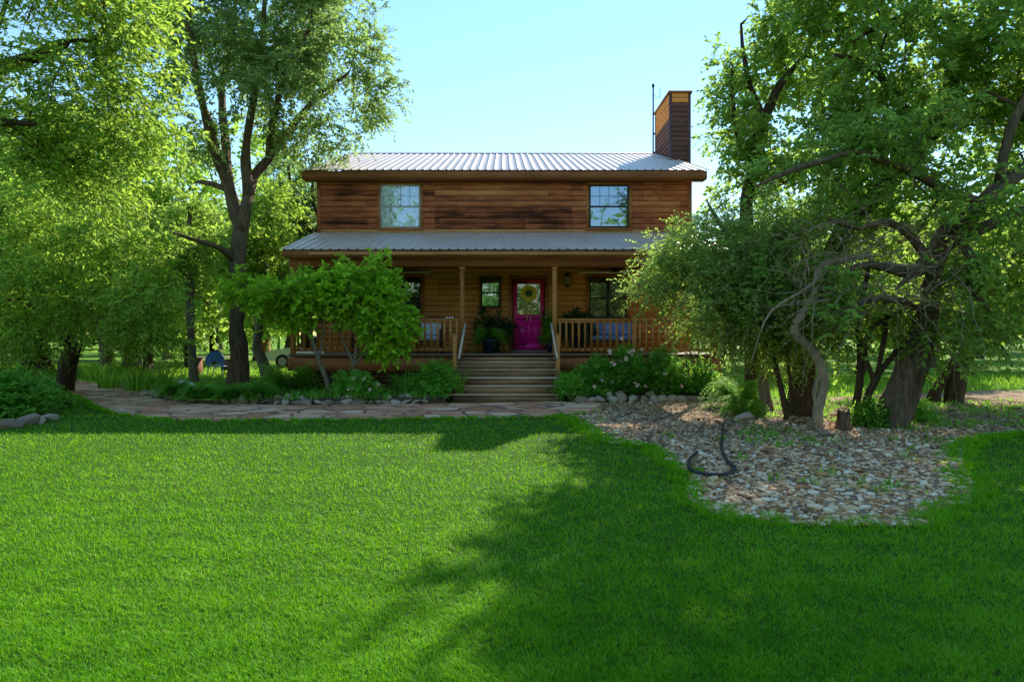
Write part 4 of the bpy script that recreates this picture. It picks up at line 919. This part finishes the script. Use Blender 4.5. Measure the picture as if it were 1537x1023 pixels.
def straps(name, label, c, r, h, n, m, seed, wd=.03, lean=.6, cat='plant', group=None, ry=None):
    rng = np.random.default_rng(seed); t = thing(name, label, cat, tuple(c), group); mb = MB()
    for k in range(n):
        a = rng.uniform(0, 6.28); rr = r*math.sqrt(rng.random())*.6; p = np.array((c[0]+rr*math.cos(a), c[1]+rr*math.sin(a)*(ry or 1), c[2]))
        L = h*rng.uniform(.6, 1.15); le = lean*rng.uniform(.3, 1.2)*L; d = np.array((math.cos(a), math.sin(a), 0)); sd = np.array((-math.sin(a), math.cos(a), 0))*wd/2*rng.uniform(.7, 1.2)
        s = np.linspace(0, 1, 5); V = []
        for q in s:
            x = p+d*le*q**1.8+np.array((0, 0, L*(q-.35*lean*q**2.6))); wv = sd*(1-.92*q**2); V += [x-wv, x+wv]
        mb.add(V, [(2*i, 2*i+1, 2*i+3, 2*i+2) for i in range(4)], rng.uniform(.2, .9))
    mb.build('leaves', m, t); return t
def fern(name, label, c, r, h, n, m, seed, potted=None, group=None, leaf=.05):
    rng = np.random.default_rng(seed); t = thing(name, label, 'fern' if not potted else 'potted plant', tuple(c), group); mb = MB(); z0 = c[2]+(potted or 0)
    for k in range(n):
        a = rng.uniform(0, 6.28); L = r*rng.uniform(.7, 1.15); d = np.array((math.cos(a), math.sin(a), 0)); sd = np.array((-math.sin(a), math.cos(a), 0)); tn = rng.uniform(.2, .9)
        hh = h*rng.uniform(.5, 1.2); dr = rng.uniform(.7, 1.6)*L
        for q in np.linspace(.12, 1, 15):
            x = np.array((c[0], c[1], z0))+d*L*q+np.array((0, 0, hh*q*2.2*(1-q*.5)-dr*q**2.6))
            x[2] = max(x[2], c[2]+.02)
            for sg in (-1, 1):
                l = leaf*(1.4-q)*rng.uniform(.8, 1.2)*1.6; e = x+sd*sg*l+d*l*.5-np.array((0, 0, .25*l)); o = d*leaf*.28
                mb.add([x-o, e, x+o], [(0, 1, 2)], tn)
    mb.build('fronds', m, t)
    if potted:
        p = MB(); p.lathe([(0, 0), (.13, 0), (.19, potted*.85), (.205, potted*.86), (.205, potted), (.18, potted), (.17, potted*.9), (0, potted*.9)], c, 18); p.build('pot', M_pot, t, smooth=True)
    return t
fern('potted_fern', 'bright arching fern in a dark blue pot left of the steps', (-.40, 16.9, 1.07), .58, .40, 150, M_leaf_fern, 41, potted=.38)
t = bush('potted_plant', 'tall dark leafy potted plant beneath the small window', (-.30, 18.1, 1.42), .58, 1.0, 44, M_leaf_dark, 42, ll=.15, lw=.05, per=5, cat='potted plant')
p = MB(); p.lathe([(0, -.35), (.14, -.35), (.20, -.03), (.215, -.02), (.215, .03), (.19, .03), (0, .0)], (-.30, 18.1, 1.42), 16); p.build('pot', M_pot, t, smooth=True)
t = bush('potted_plant', 'low dark potted plant behind the right railing by the door', (1.98, 17.6, 1.45), .52, .75, 80, M_leaf_dark, 43, ll=.13, lw=.05, cat='potted plant')
p = MB(); p.lathe([(0, -.38), (.14, -.38), (.20, -.03), (.215, -.02), (.215, .03), (.19, .03), (0, .0)], (1.98, 17.6, 1.45), 16); p.build('pot', M_pot, t, smooth=True)
t = bush('potted_plant', 'slim trailing vine on the wall right of the magenta door', (1.33, 18.45, 1.3), .16, 1.0, 40, M_leaf_bed, 44, ll=.08, lw=.04, cat='potted plant')
p = MB(); p.lathe([(0, -.23), (.08, -.23), (.12, -.03), (.12, .0), (0, .0)], (1.33, 18.45, 1.3), 14); p.build('pot', M_pot, t, smooth=True)

zb = .14
def BP(px, Y): return ((px-CX)/FPX*Y, Y, zb)
fern('ground_fern', 'spreading fern clump under the left end of the porch rim', BP(432, 15.8), .95, .85, 170, M_leaf_fern, 51, leaf=.075)
bush('bed_plant', 'dense green leafy plant at the left foot of the steps', BP(652, 15.2), .55, .85, 190, M_leaf_bed, 52, mean=.7, ll=.08)
bush('bed_plant', 'low leafy plant between the leaning and upright shrub stems', BP(523, 14.75), .42, .55, 130, M_leaf_bed, 53, mean=.6)
bush('bed_plant', 'flowering bed plant spilling over the edging stones below the shrub', BP(545, 14.45), .34, .50, 120, M_leaf_bed, 54, flowers=7, mean=.6, fm=M_pink)
straps('daylily', 'arching strap leaved clump under the porch beside the dense green plant', BP(608, 15.5), .40, .75, 90, M_leaf_bed, 55, wd=.035, lean=.9)
straps('daylily', 'tall thin leaved plant with buds beside the left newel post', BP(690, 15.1), .15, 1.0, 26, M_leaf_fern, 56, wd=.02, lean=.7)
bush('rose_bush', 'rose bush dotted with pale pink blooms right of the steps', BP(940, 15.5), .55, 1.20, 230, M_leaf_bed, 57, flowers=16, mean=.45, cat='rose bush')
bush('bed_plant', 'bushy green plant between the steps and the rose bush', BP(897, 15.4), .45, .95, 170, M_leaf_bed, 58, flowers=4, mean=.55)
bush('bed_plant', 'dark green bush right of the rose bush', BP(993, 15.5), .55, 1.15, 190, M_leaf_bed, 59, mean=.35, flowers=3)
bush('bed_plant', 'small bright plant at the right foot of the steps', BP(854, 15.0), .26, .50, 90, M_leaf_bed, 60, mean=.8)
bush('bed_plant', 'low green plant beside the small bright plant', BP(873, 15.4), .34, .6, 90, M_leaf_bed, 61, mean=.5)
bush('bed_plant', 'shady bush at the far right end of the porch bed', BP(1045, 15.6), .7, .8, 150, M_leaf_bed, 62, mean=.3)
fern('ground_fern', 'light green fern clump beneath the feathery tree', (4.95, 13.6, .0), .75, .75, 150, M_leaf_fern, 63, leaf=.075)
fern('ground_fern', 'small fern at the foot of the bleached snag', (4.55, 12.2, .0), .5, .45, 90, M_leaf_fern, 64, leaf=.06)
bush('bed_plant', 'bright seedling at the base of the leaning oak', G(1368, 632), .32, .4, 80, M_leaf_bed, 65, mean=.85)
bush('bed_plant', 'dark clump between the young stems and the leaning oak', G(1310, 640), .36, .38, 90, M_leaf_bed, 66, mean=.3)
# left bed
k = 70
for px, py, lb in ((165, 582, 'iris clump by the far bend of the path, nearest the short dark trunk'), (205, 586, 'iris clump with bright upright leaves at the bend of the path'), (240, 585, 'iris clump just left of the slender grey tree'), (145, 572, 'iris clump at the far end of the path edging')):
    c = G(px, py, .1); straps('iris', lb, c, .5, .75, 75, M_leaf_fern, k, wd=.045, lean=.5, group='iris clumps along the path'); k += 1
for px, py, r_, h_, lb in ((300, 597, .55, .42, 'low dark fern clump below the slender grey tree'), (345, 598, .5, .40, 'low dark fern clump in front of the forked oak'), (388, 597, .5, .45, 'low fern clump right of the forked oak'), (262, 592, .5, .4, 'low fern clump beside the white garden stone')):
    c = G(px, py, .12); fern('ground_fern', lb, c, r_, h_, 100, M_leaf_bed, k, leaf=.065, group='low fern clumps in the left bed'); k += 1
straps('yucca', 'spiky yucca behind the short dark trunk', G(108, 572), .3, .9, 70, M_leaf_oak, 85, wd=.04, lean=.35)
for px, py, r_, h_, lb in ((12, 622, .8, .75, 'broad leaved green clump at the left edge of the lawn, nearest its stones'), (52, 612, .6, .55, 'broad leaved green clump right of the larger one at the lawn edge'), (-25, 604, .9, .8, 'broad leaved green clump cut off by the left edge'), (30, 596, .6, .6, 'grassy green clump behind the broad leaved clumps')):
    c = G(px, py); bush('hosta', lb, c, r_, h_, 130, M_leaf_bed, k, ll=.16, lw=.075, per=5, mean=.45, tl=.22, group='broad leaved clumps at the lawn edge'); k += 1

# ground cover and weeds (uncountable)
rng = np.random.default_rng(91)
def scatter(name, label, cat, P, hmin, hmax, wd, m, lean=.8, per=9, rad=.09):
    n = len(P); Q = np.repeat(P, per, 0)+np.column_stack([rng.normal(0, rad, (n*per, 2)), np.zeros(n*per)]); hh = np.repeat(rng.uniform(hmin, hmax, n), per)*rng.uniform(.5, 1.2, n*per)
    V, Qd, T, t = blades(Q, hh, np.full(n*per, wd)*rng.uniform(.6, 1.3, n*per), rng, lean); mb = MB(); mb.addmix(V, Qd, T, t, t)
    return tag(mb.build(name, m), label, cat, kind='stuff')
def inpoly(n, x0, x1, y0, y1, poly, z): q = np.column_stack([rng.uniform(x0, x1, n), rng.uniform(y0, y1, n)]); q = q[inside(q, poly)]; return np.column_stack([q, np.full(len(q), z)])
scatter('ground_cover', 'low green ground cover filling the bed beside the path', 'ground cover', inpoly(2600, -13, -1.2, 13.5, 20.5, bedl, .13), .06, .22, .03, M_leaf_bed, .9)
P = inpoly(3600, 1, 12, 6.2, 15, GRAV, .01); keep = (np.sin(P[:, 0]*2.1)+np.sin(P[:, 1]*1.7+P[:, 0])+.35*(P[:, 1]-8.2) > .75) & (P[:, 0] > np.where(P[:, 1] > 8.6, .37*P[:, 1], 2.4)) | (rng.random(len(P)) < .03); P = P[keep]
scatter('weeds', 'scattered weeds growing through the gravel under the trees', 'weeds', P[::2], .03, .13, .022, M_leaf_weed, 1.1, per=10, rad=.07)
q = np.column_stack([rng.uniform(4.5, 26, 3800), rng.uniform(13.5, 24, 3800)]); q = q[((q[:, 0] > 5.9) | (q[:, 1] < 14.5)) & ~inside(q, GRAV)]
scatter('wild_grass', 'rough green grass beyond the gravel on the right', 'grass', np.column_stack([q, np.full(len(q), -.02)]), .08, .28, .02, M_leaf_fern, .8)
q = np.column_stack([rng.uniform(-30, -6, 5200), rng.uniform(15, 33, 5200)]); q = q[~inside(q, pf+pb) & ~inside(q, bedl)]
scatter('wild_grass', 'rough green grass among the trees on the left', 'grass', np.column_stack([q, np.full(len(q), -.02)]), .08, .25, .025, M_leaf_fern, .8)
# litter flakes on the gravel at right
q = inpoly(9000, 2.0, 12, 6.8, 14.5, GRAV, .015); q = q[rng.random(len(q)) < np.clip((q[:, 1]-5.5)/5, .15, 1)]; n = len(q); a = rng.uniform(0, 6.28, n); l = rng.uniform(.02, .055, n)
u = np.column_stack([np.cos(a), np.sin(a), rng.normal(0, .3, n)])*l[:, None]; v = np.column_stack([-np.sin(a), np.cos(a), rng.normal(0, .3, n)])*l[:, None]*.45
V = np.stack([q-u, q+v, q+u, q-v], 1).reshape(-1, 3); V[:, 2] += .02; lm = MB(); lm.add(V, np.arange(n*4).reshape(n, 4), rng.uniform(0, 1, n))
tag(lm.build('leaf_litter', M_litter), 'dry brown leaf litter under the leaning oak', 'leaf litter', kind='stuff')

# ------------------------------------------------------------------ edging rocks
ROCK = []
rr = np.random.default_rng(77)
for _ in range(9):
    V = ICO2.copy(); ph = rr.uniform(0, 6.28, 9); f = rr.uniform(1, 3.2, 9)
    d = 1+.16*np.sin(V[:, 0]*f[0]+ph[0])+.16*np.sin(V[:, 1]*f[1]*1.4+ph[1])+.14*np.sin(V[:, 2]*f[2]*1.3+ph[2])+.06*np.sin(V[:, 0]*7+ph[3]+V[:, 1]*5)+.05*np.sin(V[:, 2]*9+ph[4]+V[:, 0]*4)
    for _ in range(7):   # planar breaks
        nv = nrm(rr.normal(0, 1, 3)); h_ = V@nv; lim = rr.uniform(.62, .85); over = np.maximum(h_*d-lim, 0); V = V-nv*over[:, None]/np.maximum(d, .1)[:, None]*.9
    V = V*d[:, None]; mb = MB(); mb.add(V, ICOF2, rr.uniform(.15, .85)); o = mb.build('edging_stone', M_rock); ROCK.append(o.data); bpy.data.objects.remove(o)
def rock(p, s, label, group, rz=None, name='edging_stone'):
    o = bpy.data.objects.new(name, ROCK[rr.integers(len(ROCK))]); C.objects.link(o); o.location = p; o.scale = s
    o.rotation_euler = (rr.normal(0, .25), rr.normal(0, .25), rr.uniform(0, 6.28) if rz is None else rz); tag(o, label, 'stone', group); return o
edge = [p for p in smoothpoly([G(*p)[:2] for p in path_back], 6)]
E = np.array([p for p in edge if -11.6 < p[0] < -1.5]); E = E[E[:, 0].argsort()]; seg = np.concatenate([[0], np.cumsum(np.linalg.norm(np.diff(E, axis=0), axis=1))]); s = .1
while s < seg[-1]:
    x = np.interp(s, seg, E[:, 0]); y = np.interp(s, seg, E[:, 1]); sz = rr.uniform(.08, .16)
    zone = 'under the dark trunk by the bend' if x < -8.2 else 'below the forked oak' if x < -5.4 else 'below the porch shrubs' if x < -3 else 'nearest the steps'
    lb = 'rough limestone rock in the path edging '+zone
    rock((x, y+.10+rr.normal(0, .05), .04+sz*.2), (sz*1.25, sz*.9, sz*rr.uniform(.35, .7)), lb, 'edging rocks '+zone)
    if rr.random() < .75: rock((x+rr.normal(0, .06), y+.28+rr.normal(0, .05), .13+sz*.2), (sz*.95, sz*.7, sz*.5), lb, 'edging rocks '+zone)
    s += sz*1.9
for x in np.arange(1.75, 5.3, .24):
    y = 14.72+.06*x+rr.normal(0, .05)-.1; sz = rr.uniform(.10, .17); lb = 'rounded grey rock in the row edging the rose bed'
    rock((x+rr.normal(0, .03), y, .05), (sz*1.15, sz*.9, sz*.8), lb, 'rocks edging the rose bed')
    if rr.random() < .35: rock((x, y+.17, .16), (sz*.8, sz*.7, sz*.55), lb, 'rocks edging the rose bed')
for px, py, sz, lb in ((10, 642, .22, 'largest pale rock at the left lawn edge'), (36, 636, .17, 'rusty brown rock at the left lawn edge'), (58, 634, .15, 'grey rock second from the lawn side of the left edge'), (76, 630, .13, 'small end rock of the left lawn edge row'), (1120, 630, .16, 'pale flat rock beside the ferns near the gravel'), (1140, 622, .13, 'small tan rock behind the pale flat rock'), (1355, 596, .16, 'grey rock behind the leaning oak'), (1240, 655, .10, 'flat stone at the foot of the bleached snag')):
    p = G(px, py); rock((p[0], p[1], .05), (sz*1.3, sz, sz*.6), lb, None, name='garden_rock')
t = thing('garden_stone', 'white arched stone ornament beside the slender grey tree', 'ornament', tuple(G(283, 590, .1)))
c = G(283, 590, .1); m = MB(); a_ = np.linspace(0, math.pi, 13); m.tube(np.column_stack([c[0]+.16*np.cos(a_), np.full(13, c[1]), c[2]+.22*np.sin(a_)]), .07, 9); m.build('arch', M_white, t, smooth=True)
m = MB(); m.add(ICO1*np.array((.14, .1, .07))+c+np.array((-.15, .05, .26)), ICOF1); m.build('cap', M_white, t, smooth=True)

# ------------------------------------------------------------------ yard things at left
c = np.array((-11.2, 25., 0))
t = thing('picnic_table', 'weathered wooden picnic table under the trees', 'table', tuple(c))
m = MB()
for k in range(5): m.box(c[0]-1.1, c[0]+1.1, c[1]-.4+.16*k, c[1]-.255+.16*k, .68, .72, .85)
m.build('tabletop', M_picnic, t)
for sx in (-1, 1):
    m = MB(); m.box(c[0]+sx*.8-.05, c[0]+sx*.8+.05, c[1]-.35, c[1]+.35, .0, .675, .35); m.build('leg', M_picnic, t)
m = MB(); m.box(c[0]+.25, c[0]+.75, c[1]-.3, c[1]+.3, .2, .62, .3); m.build('side_panel', M_picnic, t)
c = np.array((-10.75, 23.8, 0))
t = thing('lawn_chair', 'blue round backed metal lawn chair by the picnic table', 'chair', tuple(c))
m = MB(); n = 14; V = [(c[0], c[1]-.05, .62)]; V += [(c[0]+.34*math.cos(a), c[1]-.05-.10*(1-abs(math.cos(a))), .60+.34*math.sin(a)) for a in np.linspace(-.6, math.pi+.6, n)]
m.add(V, [(0, 1+k, 2+k) for k in range(n-1)]); V2 = [(v[0], v[1]+.02, v[2]) for v in V]; m.add(V2, [(0, 2+k, 1+k) for k in range(n-1)]); m.build('backrest', M_blue, t, smooth=True)
m = MB(); m.box(c[0]-.28, c[0]+.28, c[1]-.02, c[1]+.5, .38, .41); m.build('seat', M_blue, t)
m = MB(); m.tube([(c[0]+.35*math.cos(a), c[1]-.05, .60+.35*math.sin(a)) for a in np.linspace(-.3, math.pi+.3, 16)], .014, 6); m.build('back_frame', M_blue, t)
for sx in (-1, 1):
    for sy in (0, 1): m = MB(); m.tube([(c[0]+sx*.26, c[1]+.46*sy, .39), (c[0]+sx*.3, c[1]+.5*sy-.04, 0)], .014, 6); m.build('leg', M_blue, t)
t = thing('garden_plank', 'low timber plank lying behind the slender grey tree', 'plank', (-8.6, 19.1, .12)); m = MB(); m.box(-9.1, -8.2, 19.0, 19.15, .14, .22, .7); m.build('board', M_picnic, t)
# parked car, side on, nose to the left
cx_, cy_ = -9.0, 31.
t = thing('parked_car', 'white car parked behind the left corner of the porch', 'car', (cx_, cy_, 0))
prof = [(-2.25, .35), (-2.28, .62), (-2.15, .82), (-1.2, .97), (-.95, 1.0), (1.9, 1.02), (2.25, .95), (2.28, .40)]
def extr(prof, y0, y1, inset=.0):
    n = len(prof); V = [(cx_+x, y, z) for y in (y0, y1) for x, z in prof]; mb = MB()
    mb.add(V, [(i, (i+1) % n, n+(i+1) % n, n+i) for i in range(n)])
    for o_ in (0, n):
        cen = (cx_+sum(p[0] for p in prof)/n, y0 if o_ == 0 else y1, sum(p[1] for p in prof)/n); mb.add([cen]+V[o_:o_+n], [(0, 1+i, 1+(i+1) % n) for i in range(n)])
    return mb
bo = extr(prof, cy_-.88, cy_+.88); bo.build('body', M_pave, t)
ro = MB(); R4 = [(-.95, 1.0), (1.9, 1.02), (1.35, 1.45), (-.25, 1.48)]
V = [(cx_+x, cy_+s*(.82 if z < 1.2 else .66), z) for s in (-1, 1) for x, z in R4]; ro.add(V, [(0, 1, 2, 3), (7, 6, 5, 4), (3, 2, 6, 7), (0, 3, 7, 4), (2, 1, 5, 6)]); ro.build('cabin_glass', M_carglass, t)
m = MB(); m.add([(cx_+x, cy_+s*.67, z) for s in (-1, 1) for x, z in ((-.28, 1.47), (1.38, 1.44), (1.3, 1.52), (-.15, 1.55))], [(0, 1, 2, 3), (7, 6, 5, 4), (3, 2, 6, 7), (0, 3, 7, 4), (2, 1, 5, 6)]); m.build('roof', M_pave, t)
for x in (-1.45, 1.4):
    for s in (-1, 1):
        m = MB(); y = cy_+s*.80; m.tube([(cx_+x, y-.11, .33), (cx_+x, y+.11, .33)], .33, 20); wo_ = m.build('wheel', M_tyre, t, smooth=False); m = MB(); m.tube([(cx_+x, y-.115, .33), (cx_+x, y+.115, .33)], .2, 14); m.build('rim', M_greyframe, wo_)
m = MB(); m.box(cx_-2.29, cx_-2.1, cy_-.8, cy_-.45, .66, .78); m.build('headlight', M_greyframe, t); m = MB(); m.box(cx_-2.29, cx_-2.1, cy_+.45, cy_+.8, .66, .78); m.build('headlight', M_greyframe, t)
t = thing('brick_pillar', 'red brick pillar beyond the parked car', 'pillar', (-14.0, 37.5, 0)); m = MB()
for k in range(16): m.box(-14.25+.004*(k % 2), -13.78-.004*(k % 2), 37.3, 37.7, k*.085, k*.085+.075, hr.random())
m.box(-14.23, -13.8, 37.32, 37.68, 0, 1.36); m.build('shaft', M_brick, t); m = MB(); m.box(-14.32, -13.7, 37.22, 37.78, 1.365, 1.45); m.build('capstone', M_rock, t)
poly_mesh('driveway', [(-60, 27.5), (-20, 28.5), (-6, 29.2), (-6, 34), (-20, 33.5), (-60, 33)], -.014, plain('pale_drive', (.42, .36, .30), .9, nsc=2))
# fence far left
t = thing('rail_fence', 'weathered post and rail fence beyond the path at far left', 'fence', (-24, 30, 0))
for k in range(9):
    x = -30+k*1.7; m = MB(); m.tube([(x, 26.5, -.05), (x+hr.normal(0, .03), 26.5, 1.1+hr.normal(0, .05))], .07, 8); m.build('post', M_bark_grey, t)
for z in (.5, .95): m = MB(); m.tube([(-30, 26.42, z), (-16.4, 26.42, z+.02)], .035, 6); m.build('rail', M_bark_grey, t)

# hose, sticks, stump
pts = [G(*p) for p in ((1086, 640), (1084, 660), (1083, 680), (1092, 700), (1104, 713), (1085, 721), (1058, 720), (1036, 712), (1035, 698), (1046, 686))]
C_ = catmull([np.append(p+np.array((0, 0, .065)), .02) for p in pts], .05); m = MB(); m.tube(C_[:, :3], .021, 8)
tag(m.build('garden_hose', M_hose, org=tuple(C_[0, :3]), smooth=True), 'black hose looped on the gravel', 'hose')
for pl, lb in (([(965, 640), (1000, 628), (1040, 618), (1075, 616)], 'long dark stick lying across the pale gravel'), ([(1045, 655), (1060, 635), (1085, 625), (1115, 622)], 'bent dark stick beside the hose'), ([(972, 664), (978, 652), (984, 640)], 'short upright twig at the gravel edge'), ([(1400, 605), (1450, 600), (1537, 606)], 'long pale branch lying behind the leaning oak')):
    C_ = catmull([np.append(G(*p)+np.array((0, 0, .04)), .02) for p in pl], .08); m = MB(); m.tube(C_[:, :3]+np.random.default_rng(len(lb)).normal(0, .008, C_[:, :3].shape), np.linspace(.016, .006, len(C_)), 6)
    tag(m.build('fallen_stick', M_bark_grey if 'pale branch' not in lb else M_snag, org=tuple(C_[0, :3])), lb, 'stick')
c = G(1266, 645); m = MB(); n = 16; rs = np.random.default_rng(4); a_ = np.arange(n)/n*2*math.pi; fl_ = 1+.18*np.sin(3*a_+1)+rs.normal(0, .06, n)
rings = [np.column_stack([c[0]+r*fl_*np.cos(a_), c[1]+r*fl_*np.sin(a_), np.full(n, z)]) for r, z in ((.17, -.04), (.115, .05), (.095, .16))]
top = rs.uniform(.20, .36, n); rings.append(np.column_stack([c[0]+.085*fl_*np.cos(a_), c[1]+.085*fl_*np.sin(a_), top])); rings.append(np.column_stack([c[0]+.045*np.cos(a_), c[1]+.045*np.sin(a_), top*.8]))
i_ = np.arange(4)[:, None]*n; j_ = np.arange(n)[None]; k_ = (j_+1) % n
m.add(np.vstack(rings+[np.array([[c[0], c[1], .2]])]), np.stack([i_+j_, i_+k_, i_+n+k_, i_+n+j_], -1).reshape(-1, 4)); m.add(np.vstack([rings[-1], [[c[0], c[1], .2]]]), [(q, (q+1) % n, n) for q in range(n)])
tag(m.build('tree_stump', M_bark_oak, org=tuple(c)), 'short broken stump right of the bleached snag', 'stump')

# ------------------------------------------------------------------ woods beyond
def bgtree(seed, leafm, bark, hgt, wid):
    rng = np.random.default_rng(seed); a = rng.normal(0, .3, 8)
    L = [[np.array(q) for q in ((0, 0, -.2, .24), (a[0]*.3, a[1]*.3, 1.5, .18), (a[2]*.6, a[3]*.6, hgt*.35, .14), (a[4], a[5], hgt*.6, .09), (a[6], a[7], hgt*.85, .04))]]
    bl = [(rng.normal(0, wid*.38), rng.normal(0, wid*.38), hgt*rng.uniform(.32, .86), wid*rng.uniform(.3, .55), wid*rng.uniform(.3, .55), hgt*rng.uniform(.13, .22)) for _ in range(9)]
    return tree('woodland_tree', 'bushy green tree in the woods behind the house', L, bl, 420, bark, leafm, seed, twigwood=False, twigs=5, per=8, tl=.7, ll=.17, lw=.085, droop=.35, gap=.25, spread=.3, base=(0, 0, 0), group='woodland trees behind the house')
VAR = [bgtree(201, M_leaf_far, M_bark_dark, 8.5, 3.6), bgtree(202, M_leaf_mid, M_bark_dark, 9.5, 3.4), bgtree(203, M_leaf_lime, M_bark_grey, 7.5, 3.8)]
rb = np.random.default_rng(300); used = [False]*3
spots = [(70, 29, 1.5), (200, 31, 1.45), (290, 30, 1.2), (155, 24, .9), (223, 25, .85), (40, 27, 1.), (-60, 24, 1.), (320, 33, 1.), (110, 34, 1.1), (-20, 38, 1.2), (250, 42, 1.1), (385, 40, 1.1), (440, 36, .85), (190, 52, 1.3), (60, 56, 1.4), (330, 58, 1.3), (430, 60, 1.2),
         (1080, 33, 1.0), (1150, 27, .95), (1215, 36, 1.1), (1290, 26, .95), (1345, 40, 1.2), (1400, 32, 1.05), (1470, 44, 1.2), (1560, 30, 1.0), (1620, 24, 1.), (1250, 52, 1.3), (1180, 56, 1.3), (1500, 58, 1.4), (1100, 48, 1.1), (1600, 48, 1.3)]
for i, (px, Yd, sc) in enumerate(spots):
    v = int(rb.integers(3)); src = VAR[v]
    o = src if not used[v] else copy_tree(src); used[v] = True
    o.location = ((px-CX)/FPX*Yd, Yd, -.05); o.rotation_euler = (0, 0, rb.uniform(0, 6.28)); s = sc*rb.uniform(.9, 1.12); o.scale = (s, s, s*rb.uniform(.9, 1.1))
    side = 'left' if px < 757 else 'right'
    o['label'] = ('bushy green woodland tree among the trees left of the house' if px < 757 else 'bushy green woodland tree beyond the leaning oak') if Yd < 40 else 'distant green tree deep in the woods behind the house'
    o['group'] = 'woodland trees '+('left of the house' if px < 757 and Yd < 40 else 'beyond the leaning oak' if Yd < 40 else 'deep in the woods')
# far wood as one mass round the whole place (also what the windows reflect)
rng = np.random.default_rng(400); fw = MB(); cen = []
for k in range(252):
    an = rng.uniform(0, 6.283); R_ = rng.uniform(62, 85); hh = rng.uniform(5, 10)
    if k >= 230: an = math.pi+rng.uniform(-.8, .8); R_ = rng.uniform(34, 52); hh = rng.uniform(10, 15)
    if k >= 247: an = math.pi+(k-249)*.17; R_ = rng.uniform(34, 40); hh = rng.uniform(19, 23)
    c = np.array((R_*math.sin(an), 6+R_*math.cos(an), 0))
    fw.tube([c+np.array((0, 0, -1)), c+np.array((0, 0, hh*.7))], [.2, .1], 5, .1)
    q = nrm(rng.normal(0, 1, (34, 3)))*rng.uniform(.4, 1, (34, 1))*np.array((4.2, 4.2, hh*.48))+c+np.array((0, 0, hh*.52)); cen.append(q)
cen = np.vstack(cen); V, F, tone, bs, tp = leafset(rng, cen, nrm(rng.normal(0, 1, cen.shape)), 3, 4, 1.2, .75, .42, .3, .6, .2, .6); fw.add(V, F, tone)
tag(fw.build('far_woods', M_leaf_far), 'distant green woods ringing the garden', 'woods', kind='stuff')
